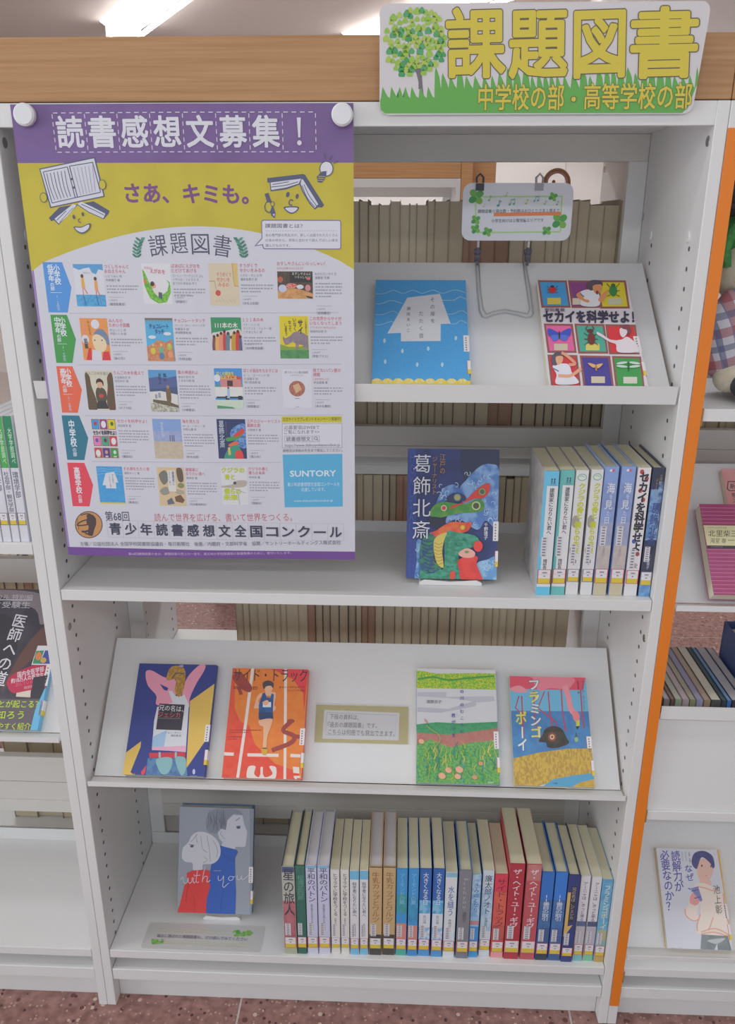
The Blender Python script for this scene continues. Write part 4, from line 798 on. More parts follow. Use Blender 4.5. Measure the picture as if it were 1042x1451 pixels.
REST = [
 (0, 88, 155, 405, 862, simple('#b8bcb0', '星の旅人', '#3c3c48', .02, .55, .78, [(0, .06, '#4a5a84'), (.38, .80, '#c0747c|#b0646c|60'), (.8, 1, '#b4b8a0')], hard=True, side='#3f4a68'), 'pale green and dusty red spine, left end of the bottom shelf row'),
 (0, 157, 207, 400, 862, simple('#2f6c5c', '松浦武四郎', '#6ca890', .1, .38, .6, [(.0, .3, '#3c7c6c|#346c60|60')], hard=True, side='#254c44', off=0), 'dark green spine, second from left in the bottom shelf row'),
 (0, 209, 266, 400, 862, peace(), 'lilac spine, left one of the two, bottom shelf row'),
 (0, 269, 330, 400, 862, peace(), 'lilac spine, right one of the two, bottom shelf row'),
 (0, 335, 382, 420, 862, himal(), 'slim off-white spine just right of the lilac spines'),
 (0, 386, 430, 420, 862, himal(), 'slim off-white spine just left of the blue tipped slim spines'),
 (0, 434, 480, 425, 866, sci2(), 'slim white spine with blue tip, left one of the two, bottom shelf row'),
 (0, 484, 528, 425, 866, sci2(), 'slim white spine with blue tip, right one of the two, bottom shelf row'),
 (0, 532, 599, 403, 868, kihamu(), 'tan spine with dark foot band, left one of the two tall tan books'),
 (0, 603, 668, 403, 868, kihamu(), 'tan spine with dark foot band, right one of the two tall tan books'),
 (0, 672, 728, 415, 870, tea(), 'blue, sea green and coral spine, left one of the two'),
 (0, 733, 785, 415, 873, simple('#3f9ce0', 'アーモンドの夏', '#9ccef0', .05, .40, .5, [(.30, .60, '#3c90c8|#3ca4d0|90'), (.64, .9, '#d88c80'), (.9, 1, '#3c90d0')], off=0), 'brighter blue and coral spine, right beside the sea green one'),
 (0, 789, 850, 415, 873, sky(), 'deep blue over white spine with light rays, left one of the two'),
 (0, 857, 915, 415, 877, sky(), 'deep blue over white spine with light rays, right one of the two'),
 (0, 920, 980, 435, 880, simple('#dfe4e8', '水を縫う', '#5c74b4', .15, .50, .5, [(0, .05, '#8cc4dc'), (.66, .78, '#c8dcec|#e4e8ec|90')], more=[('寺地はるな', .5, .54, .70, .26, '#6c6a80')]), 'white spine with a pale blue top edge and blue lettering, bottom shelf row'),
 (1, 60, 127, 440, 918, simple('#84858c', 'withyou', '#b4b6bc', .06, .42, .5, [(.9, 1, '#7c7e88')], hard=True, side='#3f78b4', off=0, more=[('濱野京子', .55, .46, .58, .3, '#4c4c58')]), 'plain grey spine with blue boards, middle of the bottom shelf row'),
 (1, 129, 178, 460, 912, simple('#9cc8e8', 'きみのとなり', '#4468a8', .1, .45, .5, [(0, .5, '#bcd8ee|#84b4e0|90'), (.55, .60, '#c88c94'), (.62, .82, '#3c94dc'), (.9, 1, '#3c9cdc')], side='#3c7cc0'), 'watery blue and white slim spine, right of the plain grey one'),
 (1, 185, 245, 440, 905, simple('#d4e0e8', '廉太郎ノオト', '#44587c', .05, .50, .6, [(.2, .7, '#c8dcec|#a8c8e4|90')], more=[('谷津矢車', .5, .54, .66, .26, '#5c6478')]), 'pale blue mottled spine with dark blue brushed lettering, bottom shelf row'),
 (1, 250, 318, 460, 915, simple('#d84850', 'サイド・トラック', '#6c2830', .05, .62, .7, [(0, .2, '#e03c54'), (.2, .6, '#e06850|#d85850|40'), (.6, .78, '#a84c48|#c85c50|40'), (.88, 1, '#e8a0a0')], off=.0), 'red and orange spine with thin black lettering, just left of two tall red books'),
 (1, 322, 402, 403, 922, simple('#b82c3c', 'ザ・ヘイト・ユー・ギヴ', '#ecd8dc', .05, .66, .52, lab='#d8a4a8', off=.02, more=[('アンジー・トーマス', .42, .7, .8, .2, '#5c1c28')]), 'tall deep red spine with white lettering, left one of the two'),
 (1, 412, 490, 406, 925, simple('#c4545c', 'ザ・ヘイト・ユー・ギヴ', '#ecdce0', .05, .66, .52, [(0, .16, '#cc8480|#c4686c|30')], lab='#d8a4a8', off=.02, side='#c89090'), 'tall faded red spine with white lettering, right one of the two'),
 (1, 494, 560, 450, 928, simple('#3878c8', '11番目の取引', '#dfe6f2', .24, .54, .5, [(0, .3, '#2f74cc'), (.3, .62, '#4474ac|#3c649c|90'), (.62, .92, '#3f5c94'), (.92, 1, '#2c3448')], hard=True), 'blue spine with dark foot, left one of the two, bottom shelf row'),
 (1, 565, 630, 450, 930, simple('#3c7ecc', '11番目の取引', '#dfe6f2', .24, .54, .5, [(0, .3, '#3480dc'), (.3, .62, '#4c7cb8|#446ca8|90'), (.62, .92, '#4864a0'), (.92, 1, '#3c5c94')], hard=True), 'brighter blue spine, right one of the two, bottom shelf row'),
 (1, 634, 695, 465, 938, dict(base='#2c3c80', hard=True, side='#343848', fn=lambda A: (A.P([(0, .19), (.30, .19), (.30, .58), (.75, .56), (.1, .70), (0, .70)], '#dcb868'), A.R(.30, .12, .80, .53, '#35323c')), texts=[('兄の名は、ジェシカ', .56, .13, .50, .34, '#c4bcc4', 0)], lab=(.83, .93, RED), st=(.66, .80)), 'navy spine with a yellow wedge and black title block, bottom shelf row'),
 (1, 699, 750, 470, 932, simple('#e2e0e4', 'アーニャは、きっと来る', '#5c5478', .06, .52, .42, [(.52, .58, '#5c6c98'), (.58, .82, '#c4bcc4'), (.9, 1, '#7cc0c4')]), 'slim white spine with lake band and turquoise foot'),
 (1, 757, 810, 475, 932, simple('#e2e0e4', 'アーニャは、きっと来る', '#5c5478', .06, .52, .42, [(.52, .58, '#4c5c80'), (.58, .82, '#c0b8c8'), (.9, 1, '#7cc8a0')]), 'slim white spine with lake band and green foot'),
 (1, 814, 880, 490, 938, simple('#6cb4d8', 'フラミンゴボーイ', '#e8e4c0', .06, .60, .6, [(0, .5, '#74b8dc|#5ca4d0|60'), (.6, .84, '#c4b480|#8cb4b4|60'), (.9, 1, '#c8a45c')], off=.02), 'sea blue spine with cream lettering, right end of the bottom shelf row')]
for c, a, b, t, bt, sp, lb in REST:
    ox, k = ((380, .2687), (630, .2591))[c]
    spine_book(ox+a*k, ox+b*k, 1120+t*k, 1120+bt*k, .131, sp, lb, 'books standing spine out on the bottom shelf', depth=.142 if t < 408 else .128)
# left bookcase: four guide books on the shelf beside the poster
uni = lambda g, t1, t2: dict(base='#dcdde6', side='#dfe0e8', pg='#e6e6e6', bands=[(0, .40, g)], texts=[(t1, .55, .09, .37, .42, '#d8ead8', .01), (t2, .5, .43, .43+(.036 if len(t2) > 5 else .052)*len(t2), .62, '#54566c', .012)], lab=(.76, .86, '#5c5664'))
for (a, b, g, t2, lb) in ((-8, 3.6, '#52b458', '経済学部', 'white spine with a green top at the very left edge of the photo'), (4.4, 17, '#52b458', '法学部', 'green topped white spine, second from the left edge'),
                          (17.8, 29, '#4cae54', '社会学部・観光学部', 'green topped white spine with the longest dark title, left bookcase'), (29.8, 42, '#238a5c', '環境学部', 'dark green topped white spine nearest the white upright, left bookcase')):
    spine_book(a, b, 590, 768, .907, uni(g, '大学学部調べ', t2), lb, 'guide books in the left bookcase', depth=.15)
# right bookcase: a steel bin with thin books, tops towards us
bn = empty('book_bin', (.9056-IX, 0, .464), 'white steel bin holding thin upright books, right of the orange strip', 'bin')
zt = .193
MB().box(.003, .50, .0015, .003, zt-.022, zt, WHITE).box(.003, .50, .003, .018, zt-.0235, zt-.022, WHITE).prism([(.0165, zt-.0235), (.018, zt-.0235), (.0055, .001), (.004, .001)], .003, .50, WHITE).build('front_panel', bn)
MB().box(.003, .50, .004, .215, .0004, .0019, WHITE).build('bottom_plate', bn)
MB().box(.003, .0045, .018, .215, .002, zt-.03, WHITE).build('end_plate', bn); MB().box(.4985, .50, .018, .215, .002, zt-.03, WHITE).build('end_plate', bn)
x = .9056-IX+.006
for t, cc, pg, lb in ((.006, '#3c3440', '#b8b0b0', 'thin book with near-black boards at the left end of the white bin'), (.009, '#8c8480', '#cfcaca', 'thin book with grey boards in the white bin'), (.006, '#6c4c48', '#a88c84', 'thin brown book in the white bin'), (.010, '#98a890', '#d4d4cc', 'pale green edged thin book in the white bin'),
                      (.010, '#b8a4a8', '#d8c8cc', 'pinkish thin book in the white bin'), (.009, '#8c9468', '#c8c0b4', 'olive edged thin book in the white bin'), (.010, '#a09cc0', '#b4b0cc', 'lilac thin book in the white bin'), (.010, '#a48c70', '#c8b4a4', 'tan thin book in the white bin'),
                      (.015, '#4a5048', '#e6e2d2', 'thick book with cream pages in the white bin'), (.007, '#2c3c48', '#5c6c70', 'dark teal thin book in the white bin'), (.006, '#2c74b4', '#8cb0cc', 'bright blue thin book in the white bin'), (.016, '#3c3044', '#c8c8cc', 'grey paged book with plum boards in the white bin'), (.012, '#5c7ca0', '#d0ccc8', 'steel blue book at the right end of the white bin')):
    spine_book(0, 0, 0, 0, .4665, dict(base=cc, pg=pg), lb, 'books in the white steel bin', depth=.17, x=(x, x+t, .024, zt-.004)); x += t+.0012
bb = empty('file_box', (x+.004, .045, .4665), 'dark blue file box with a rounded white label in the white bin', 'file box', None)
MB().box(0, .05, 0, .0015, 0, .25, ink('#3c5490')).box(0, .0015, 0, .13, 0, .25, ink('#3c5490')).box(.0485, .05, 0, .13, 0, .25, ink('#3c5490')).box(0, .05, .1285, .13, 0, .25, ink('#3c5490')).box(0, .05, 0, .13, 0, .0015, ink('#3c5490')).build('box', bb)
MB().box(.002, .048, .005, .120, .01, .240, pages('#d0c8c0')).build('papers', bb)
A = Art(bb, lambda u, v: (u, v), 0); A.reset('label'); A.P([(.008, .245-.04), (.04, .245-.04), (.042, .12), (.008, .12)], '#dcd8dc', True); A.T('赤', (.012, .165), (.034, .165), -.03, '#c83c50', .03); A.done()

# ================================================================== POSTER (A2) HELD BY TWO MAGNETS
PX, PZ, PW, PH = -.4154, 1.4862, .420, .594
po = empty('poster', (PX, -.0024, PZ-PH), 'large white poster with purple and yellow top for a reading essay contest', 'poster')
def pbend(x, z): return -.0040*(1-abs(2*x/PW-1))-.0012*(1-abs(2*z/PH-1))
pcuts = [((PW/2, 0, 0), (1, 0, 0)), ((0, 0, PH/2), (0, 0, 1))]
def mm(x, y):
    p = hit(x, y, (0, -.0045, 0), (0, -1, 0)); return (p.x-PX)*1000, (PZ-p.z)*1000
A = Art(po, lambda u, v: (u*.001, PH-v*.001), 0, bend=pbend, cuts=pcuts, clip=(0, PW, 0, PH))
A.lay = 0; A.reset('paper_sheet'); A.lay = 0; A.R(0, 0, 420, 594, '#d6d7e2'); A.R(0, 0, 3.2, 594, '#9c84c0'); A.done()
def at_mm(name, lay=1): A.reset(name); A.lay = lay
at_mm('header_band', 2); A.R(0, 0, 420, 66, '#7a5e98|#745890|14'); A.done()
at_mm('yellow_field', 2); A.P([(0, 66), (420, 66), (420, 192)]+[(420-420*i/24, 192-52*math.sin(PI*(i/24)**.92)**.9) for i in range(1, 24)]+[(0, 196)], '#cdbe36|#c6b732|16'); A.done()
at_mm('header_lettering', 6)
chars = '読書感想文募集！'
x0, y0 = mm(73, 160); x1, y1 = mm(447, 154)
for k in range(9):
    xx = x0+(x1-x0)*k/8; A.D((xx, y0), (xx, y0+44), 1.0, '#dcd6e4', 5)
for k in range(8):
    xa = x0+(x1-x0)*k/8; st = (x1-x0)/8
    A.D((xa, y0), (xa+st, y0), 1.0, '#dcd6e4', 4); A.D((xa, y0+44), (xa+st, y0+44), 1.0, '#dcd6e4', 4)
    if chars[k] != '！': A.T(chars[k], (xa+st*.10, y0+22), (xa+st*.90, y0+22), 33, '#dfdfe8', .028)
    else: A.P([(xa+st*.44, y0+6), (xa+st*.56, y0+6), (xa+st*.53, y0+28), (xa+st*.47, y0+28)], '#dfdfe8'); A.E(xa+st*.5, y0+34, 2.8, 2.8, '#dfdfe8')
A.done()
at_mm('slogan_lettering', 6); A.T('さあ、キミも。', mm(178, 274), mm(352, 276), 22, '#7c4a86', .035); A.done()
at_mm('title_lettering', 3)
for ch, (xa, ya), (xb, yb) in (('課', (212, 350), (237, 347)), ('題', (242, 346), (266, 344)), ('図', (272, 346), (297, 346)), ('書', (303, 347), (328, 351))): A.T(ch, mm(xa, ya), mm(xb, yb), 25, '#54566e', 0)
for s, cx in ((-1, 198), (1, 341)):
    c = mm(cx, 350); st = [(c[0]+s*(-4+9*(i/6)**2)*-1, c[1]+12-24*i/6) for i in range(7)]
    A.L(st, .8, '#3c7c6c', True)
    for i, (px_, py_) in enumerate(st[:-1]):
        for q in (-1, 1): A.E(px_+q*3.0, py_-1.5, 3.6, 1.4, '#3f8472' if (i+q) % 3 else '#58a088', -q*38, 10)
A.done()
def crop_art(name, ox, oy, k, lay):
    """art drawn in zoomed-picture units on the poster plane"""
    B = Art(po, lambda x, y: (lambda p: (p[0]*.001, PH-p[1]*.001))(mm(x, y)), 0, bend=pbend, cuts=pcuts, clip=(0, PW, 0, PH)); B.crop(ox, oy, k); B.reset(name); B.lay = lay; return B
ol = '#565a78'; wh = '#d9dae6'; ye = '#cdbe36'
B = crop_art('reading_face_drawing', 40, 210, .13436, 8)
B.P([(330, 620), (520, 590), (690, 560), (860, 660), (850, 690), (800, 750), (640, 680), (520, 600), (320, 808), (270, 760), (240, 770), (215, 735)], ol)
B.P([(275, 745), (470, 590), (510, 600), (410, 720), (320, 795)], wh); B.P([(520, 590), (560, 565), (680, 620), (815, 690), (795, 740), (640, 670)], wh)
B.L([(300, 760), (400, 660)], 8, ol); B.L([(560, 590), (690, 650), (800, 705)], 8, ol, True); B.L([(330, 780), (470, 630)], 5, ol)
B.P([(112, 215), (705, 92), (810, 512), (230, 632)], ol); B.P([(125, 225), (695, 107), (795, 503), (240, 617)], wh)
for seg in ([(155, 250), (412, 197)], [(155, 250), (250, 578)], [(250, 578), (515, 518)], [(430, 190), (685, 148)], [(680, 148), (765, 465)], [(765, 465), (515, 518)], [(412, 197), (495, 520)], [(435, 190), (520, 515)]): B.L(seg, 9, ol)
B.E(460, 325, 13, 13, ol); B.E(482, 415, 13, 13, ol)
for i in range(6): B.L([(192+i*38, 265-i*6), (230+i*36, 420-i*6), (278+i*34, 545-i*7)], 6, ol, True)
for i in range(6): B.L([(478+i*40, 205-i*5), (555+i*31, 495-i*8)], 4, '#8c8ea4')
for x, y in ((160, 520), (785, 385)): B.E(x, y, 40, 54, ol, -10); B.E(x, y, 33, 47, ye, -10)
B.E(482, 725, 12, 24, ol, -12); B.E(577, 696, 12, 22, ol, -12); B.L([(548, 742), (533, 752), (535, 775), (560, 785)], 8, ol, True)
B.P([(480, 830), (560, 828), (655, 792), (650, 850), (590, 898), (530, 890)], ol, True); B.P([(495, 838), (560, 838), (642, 805), (636, 848), (585, 885), (535, 878)], wh, True); B.done()
B = crop_art('thinking_face_drawing', 360, 210, .13916, 8)
B.P([(135, 305), (500, 262), (520, 270), (715, 580), (690, 605), (655, 600), (620, 625), (560, 560), (490, 440), (465, 370), (330, 420), (170, 440), (160, 350), (138, 350)], ol)
B.P([(170, 350), (480, 310), (455, 360), (330, 400), (178, 425)], wh); B.P([(485, 315), (500, 320), (655, 570), (618, 610), (560, 540), (500, 430), (475, 360)], wh)
B.L([(190, 370), (355, 342)], 8, ol); B.L([(178, 395), (320, 378), (450, 342)], 8, ol, True); B.L([(510, 370), (560, 480), (640, 590)], 7, ol, True); B.L([(490, 380), (540, 500), (620, 600)], 7, ol, True)
B.E(345, 472, 18, 28, ol, 15); B.E(440, 490, 16, 26, ol, 10); B.L([(400, 535), (375, 525), (358, 550), (365, 575), (390, 580)], 12, ol, True)
B.P([(308, 598), (450, 595), (440, 640), (385, 668), (335, 645)], ol, True); B.P([(325, 608), (438, 606), (425, 638), (385, 655), (345, 637)], wh, True)
B.P([(110, 465), (148, 455), (180, 545), (200, 600), (220, 660), (215, 712), (180, 690), (150, 600)], ol); B.P([(190, 675), (212, 665), (210, 695)], wh)
B.L([(135, 545), (115, 580), (118, 630), (150, 655), (170, 650)], 10, ol, True); B.P([(130, 560), (170, 560), (180, 600), (160, 645), (128, 620)], ye, True); B.E(190, 568, 22, 27, ol); B.E(190, 568, 14, 19, ye)
B.E(738, 208, 72, 80, ol); B.E(738, 208, 62, 70, '#e2e2ea'); B.P([(680, 245), (700, 235), (740, 232), (738, 270), (715, 320), (690, 350), (650, 345), (640, 290)], ol)
for i in range(3): B.L([(655-i*3, 285+i*20), (725-i*10, 290+i*20)], 6, ye)
B.L([(722, 55), (728, 105)], 10, ol); B.L([(793, 70), (773, 118)], 10, ol); B.L([(858, 130), (810, 155)], 10, ol)
B.done()
B = crop_art('speech_balloon', 360, 210, .13916, 9)
B.P([(95, 728), (870, 730), (888, 745), (888, 1018), (872, 1032), (105, 1028), (90, 1012), (85, 985), (5, 998), (78, 915), (75, 745)], '#7c6c98'); B.P([(98, 738), (868, 740), (879, 750), (879, 1012), (868, 1022), (110, 1019), (98, 1005), (95, 976), (25, 988), (87, 920), (84, 750)], '#dedfe9')
B.T('課題図書とは？', (115, 790), (495, 792), 42, '#5c5a74', .015); B.D((118, 842), (850, 840), 4, '#8c88a0', 30)
for i, t in enumerate(('本の専門家の先生方が、新しく出版されたたくさん', 'の本の中から、学年に合わせて読んでほしい本を')): B.T(t, (118, 886+i*52), (855, 886+i*52), 30, '#6c6a80')
B.T('選んだものです。', (118, 990), (368, 992), 30, '#6c6a80'); B.done()
# category tabs
TABS = [(50, 365, .14395, [(70, 45), (262, 45), (360, 290), (318, 540), (128, 540)], '#559ae2', '小学校', '低学年の部', '1・2年生'),
        (30, 360, .4702, [(93, 183), (142, 183), (168, 253), (150, 328), (100, 328)], '#45a04c', '小学校', '中学年の部', '3・4年生'),
        (30, 360, .4702, [(110, 338), (160, 338), (188, 408), (165, 478), (118, 478)], '#ec6c4c', '小学校', '高学年の部', '5・6年生'),
        (60, 560, .4415, [(62, 65), (120, 65), (150, 137), (132, 208), (78, 208)], '#2c7a94', '中学校の部', None, None),
        (60, 560, .4415, [(78, 217), (135, 217), (165, 290), (150, 357), (97, 357)], '#e8485c', '高等学校の部', None, None)]
for ox, oy, k, pts, c, t1, t2, t3 in TABS:
    q = [mm(ox+x*k, oy+y*k) for x, y in pts]; xl = (q[0][0]+q[4][0])/2; yt = q[0][1]; yb = q[4][1]; xr = (q[1][0]+q[3][0])/2; W2 = xr-xl; H2 = yb-yt
    at_mm('category_tab', 3); A.P([(xl, yt), (xr, yt), ((q[2][0]+xr)/2+W2*.16, (yt+yb)/2), (xr, yb), (xl, yb)], c)
    wt = '#e6ecf4'
    if t2:
        A.V(t1, (xl+W2*.68, yt+3), (xl+W2*.68, yt+H2*.44), 7.4, wt, .03); A.V(t2[:3], (xl+W2*.36, yt+3), (xl+W2*.36, yt+H2*.38), 7.4, wt, .03); A.V(t2[3:], (xl+W2*.36, yt+H2*.40), (xl+W2*.36, yt+H2*.56), 5.2, wt, .02)
        A.L([(xl+W2*.22, yt+H2*.60), (xl+W2*.80, yt+H2*.60)], .5, wt); A.V(t3, (xl+W2*.55, yt+H2*.64), (xl+W2*.55, yt+H2*.96), 4.2, '#c8dcf0')
    else: n = len(t1)-2; A.V(t1[:n], (xl+W2*.5, yt+H2*.10), (xl+W2*.5, yt+H2*.70), 8.0, wt, .03); A.V(t1[n:], (xl+W2*.5, yt+H2*.72), (xl+W2*.5, yt+H2*.92), 5.2, wt, .02)
    A.done()
at_mm('ruled_lines', 3)
for ya, yb, xa, xb in ((444, 443, 98, 480), (517, 516, 110, 484), (589, 588, 120, 487), (654, 655, 130, 398)): A.L([mm(xa, ya), mm(xb, yb)], .5, '#a8a9b4')
A.done()
# little cover pictures, drawn on a 0..100 square
def m_twins(A):
    A.R(0, 0, 100, 100, '#dcdee8'); A.P([(0, 0), (100, 0), (100, 15), (85, 12), (75, 24), (62, 20), (55, 8), (35, 10), (20, 14), (0, 8)], '#5ca4d8'); A.R(0, 72, 100, 100, '#5cb0e0|#4c9cd4|300')
    for x, y, c in ((28, 42, '#e8b44c'), (72, 48, '#eca468')): A.P([(x-5, y-10), (x+4, y-10), (x+6, y+14), (x-6, y+14)], c); A.E(x-1, y-14, 5, 4.5, '#5c4438'); A.L([(x-2, y+14), (x-3, y+32)], 2.4, '#d8605c'); A.L([(x+2, y+14), (x+12, y+28)], 2.4, '#d8605c'); A.L([(x-3, 74), (x+2, 98)], 3, '#3c78b4')
    A.T('おねえちゃん', (32, 20), (58, 21), 5, '#9c9ca8')
def m_smile(A):
    A.R(0, 0, 100, 100, '#e2e2e8'); A.P([(2, 14), (10, 20), (22, 45), (45, 70), (65, 78), (85, 68), (92, 50), (85, 40), (96, 46), (98, 70), (80, 96), (50, 99), (22, 86), (6, 55)], '#8cc84c|#5cae3c|400', False)
    A.E(38, 55, 8, 9, '#e8a488'); A.E(34, 50, 7, 6, '#4c3c38'); A.P([(42, 60), (62, 70), (66, 84), (52, 82), (34, 66)], '#e4e0d8', True); A.P([(54, 70), (66, 72), (66, 88), (52, 84)], '#5c6074'); A.E(9, 44, 5, 5, '#e87c3c')
    A.T('えがおを', (30, 18), (82, 21), 11, '#d8506c', .02); A.T('ばあばに', (10, 10), (40, 12), 6, '#d8708c')
def m_math(A):
    A.R(0, 0, 100, 100, '#dccfb4'); A.P([(80, 0), (97, 0), (98, 54), (86, 54)], '#e0c078'); A.L([(80, 0), (85, 54), (99, 54)], 1.2, '#8c7458'); A.L([(0, 42), (18, 42), (22, 62)], 1.4, '#9c8468'); A.E(28, 70, 9, 7, '#dc4c48')
    A.T('すうがくで', (26, 26), (76, 27), 10, '#e0605c'); A.T('せかいを', (26, 38), (70, 39), 10, '#e0605c'); A.T('みるの', (30, 50), (66, 51), 10, '#e0605c')
    for i in range(6): A.L([(18+i*12, 88-i % 3*2), (26+i*12, 92)], .8, '#b8a488')
def m_sushi(A):
    A.R(0, 0, 100, 100, '#4c4038|#5c4c40|300'); A.R(35, 2, 98, 40, '#34302c'); A.P([(0, 70), (40, 60), (98, 80), (98, 100), (0, 100)], '#d8a468|#c89058|200', True); A.E(8, 30, 8, 11, '#b86444'); A.E(14, 62, 12, 14, '#c8cce4'); A.E(40, 52, 16, 9, '#c85850|#e8a494|500'); A.E(64, 56, 10, 8, '#d8dce4'); A.E(86, 60, 8, 12, '#d88c94'); A.P([(78, 88), (98, 92), (98, 100), (84, 96)], '#4c4440')
    A.T('おすしやさんに', (42, 8), (96, 9), 10, '#e8e4dc'); A.T('いらっしゃい！', (50, 20), (94, 21), 10, '#e8e4dc'); A.E(88, 26, 6, 5, '#d86c70')
def m_sigh(A):
    A.R(0, 0, 100, 100, '#ec9c54'); A.E(55, 14, 15, 11, '#dfe0ea'); A.E(14, 50, 13, 11, '#dfe0ea'); A.P([(45, 40), (60, 27), (82, 27), (98, 44), (98, 64), (70, 50), (45, 55)], '#7c8ca8', True); A.P([(40, 45), (60, 38), (85, 50), (88, 70), (70, 80), (45, 72)], '#ecd8b4', True); A.P([(10, 100), (22, 72), (32, 70), (30, 100)], '#e03c44'); A.P([(68, 100), (75, 80), (95, 78), (99, 100)], '#e03c44'); A.P([(30, 100), (36, 74), (68, 78), (68, 100)], '#dcdce8')
    for x in (48, 74): A.E(x, 52, 2, 2, '#3c4468')
    A.V('みんなの', (30, 4), (34, 40), 8, '#8c5c3c'); A.V('ためいき', (12, 10), (16, 40), 10, '#f0a0a8', .02); A.V('図鑑', (14, 48), (16, 72), 12, '#34384c', .02)
def m_choco(A):
    A.R(0, 0, 100, 100, '#5cb4e2'); A.R(0, 0, 100, 5, '#7c7468')
    for i in range(9): A.R(4+i*11, 5, 8+i*11, 10, '#7c9cb0')
    A.E(22, 44, 14, 4, '#dfe4ec'); A.E(78, 36, 14, 4, '#dfe4ec'); A.P([(0, 66), (26, 60), (40, 50), (70, 56), (92, 48), (99, 100), (0, 100)], '#d8946c|#cc845c|300')
    for x, y, c in ((22, 76, '#d8cc4c'), (52, 74, '#7cb894'), (52, 88, '#5c84b4'), (82, 66, '#b8c850'), (84, 84, '#e8a078')): A.E(x, y, 9, 8, c)
    for x in (22, 52, 82): A.E(x+1, 62, 4, 3.6, '#e8c86c')
    A.T('チョコレート', (14, 19), (84, 19), 11, '#3c5484', .03); A.T('タッチ', (34, 31), (66, 31), 11, '#3c5484', .03)
def m_trees(A):
    A.R(0, 0, 100, 100, '#3c9868'); A.P([(0, 52), (20, 44), (50, 40), (98, 38), (99, 100), (0, 100)], '#dcd8d4', True)
    for x, w_, y, c in ((8, 7, 60, '#84505c'), (20, 9, 56, '#e8b464'), (32, 9, 50, '#e89878'), (43, 6, 44, '#c84848'), (55, 9, 50, '#6c8894'), (66, 7, 62, '#e8ccc0'), (76, 11, 48, '#c8a03c'), (88, 9, 44, '#cc4440'), (95, 5, 60, '#5c6894')): A.P([(x-w_*.6, y), (x+w_*.6, y), (x+w_, 100), (x-w_, 100)], c, True); A.E(x, y-2, 4.5, 5, '#5c3428')
    A.T('111本の木', (14, 24), (88, 24), 16, '#e8ece4', .03)
def m_rhino(A):
    A.R(0, 0, 100, 100, '#e4d020'); A.R(0, 76, 100, 100, '#5c9c5c|#4c8c58|200'); A.P([(0, 66), (30, 72), (60, 72), (99, 68), (99, 80), (0, 80)], '#88a840')
    A.P([(12, 58), (10, 48), (20, 52), (36, 46), (48, 38), (60, 35), (80, 38), (98, 46), (99, 76), (84, 78), (80, 68), (66, 66), (64, 78), (54, 78), (54, 64), (44, 60), (30, 66), (18, 68)], '#9c8c94|#8c7c88|200'); A.P([(13, 56), (10, 44), (16, 54)], '#7c707c')
    A.V('サイ', (72, 8), (73, 42), 16, '#3c3c3c', .05); A.V('いなく', (52, 4), (54, 34), 11, '#4c4840', .03); A.V('なって', (35, 10), (37, 36), 10, '#4c4840', .03); A.V('しまう', (21, 16), (23, 46), 10, '#4c4840', .03); A.V('この世界から', (91, 6), (92, 42), 6, '#4c4840', .01)
def m_apple(A):
    A.R(0, 0, 100, 100, '#d8d4c0'); A.P([(0, 12), (16, 14), (20, 40), (34, 80), (30, 100), (0, 98)], '#4c5c40|#7c4c3c|500', True); A.P([(99, 10), (80, 16), (78, 40), (70, 80), (78, 100), (99, 98)], '#4c5c40|#7c4c3c|500', True)
    A.P([(32, 60), (38, 45), (52, 42), (66, 48), (72, 62), (66, 78), (38, 80)], '#5c5444', True); A.P([(36, 78), (66, 76), (74, 97), (30, 97)], '#3c3c40'); A.E(50, 33, 10, 12, '#e4b48c'); A.P([(38, 34), (40, 24), (52, 20), (64, 28), (62, 40), (58, 30), (44, 30)], '#4c2c28', True); A.E(52, 64, 9, 5, '#cc4c44')
    A.T('りんごの木を植えて', (5, 7), (96, 8), 8, '#8c8c84')
def m_wind(A):
    A.R(0, 0, 100, 100, '#4c5c84'); A.R(0, 0, 100, 22, '#5ca0d4'); A.P([(0, 20), (30, 16), (60, 20), (99, 14), (99, 40), (0, 46)], '#5a689c'); A.P([(0, 52), (40, 50), (99, 58), (99, 84), (60, 76), (0, 82)], '#dcdcd8'); A.P([(0, 80), (50, 72), (99, 84), (99, 100), (0, 100)], '#9c9c88|#d0d0c4|400'); A.P([(10, 70), (60, 74), (99, 84), (99, 90), (40, 82), (8, 76)], '#6c6450')
    A.P([(60, 45), (72, 44), (76, 64), (70, 84), (62, 84), (58, 62)], '#7c644c', True); A.E(66, 40, 5, 4.5, '#b89060'); A.R(18, 58, 26, 68, '#9ca0ac'); A.R(30, 54, 38, 66, '#9ca0ac')
    A.V('風の', (58, 8), (58, 28), 11, '#3c4458', .02); A.V('送れよ', (40, 8), (40, 34), 10, '#3c4458', .02)
def m_house(A):
    A.R(0, 0, 100, 100, '#4c98e0'); A.E(10, 24, 12, 9, '#dfe6f0'); A.R(0, 40, 100, 62, '#5c9c9c'); A.P([(20, 22), (95, 22), (95, 46), (22, 46)], '#d88c88'); A.P([(20, 22), (60, 14), (99, 22), (96, 28)], '#cc5858'); A.R(45, 30, 65, 44, '#4c3c3c'); A.R(0, 46, 100, 72, '#e2e4e2'); A.R(4, 70, 99, 74, '#3c4048'); A.R(36, 68, 50, 78, '#34383c'); A.R(82, 68, 96, 78, '#34383c'); A.R(0, 78, 100, 100, '#d0e0cc'); A.P([(4, 92), (60, 96), (70, 100), (4, 100)], '#5c9c78'); A.P([(44, 50), (52, 50), (52, 74), (42, 74)], '#a8c4e0'); A.E(48, 48, 3.5, 3, '#8c5c40')
    A.T('ぼくの弱虫を', (8, 13), (70, 13), 9, '#e8e060', .03); A.T('なおすには', (22, 22), (80, 22), 9, '#e8e060', .03)
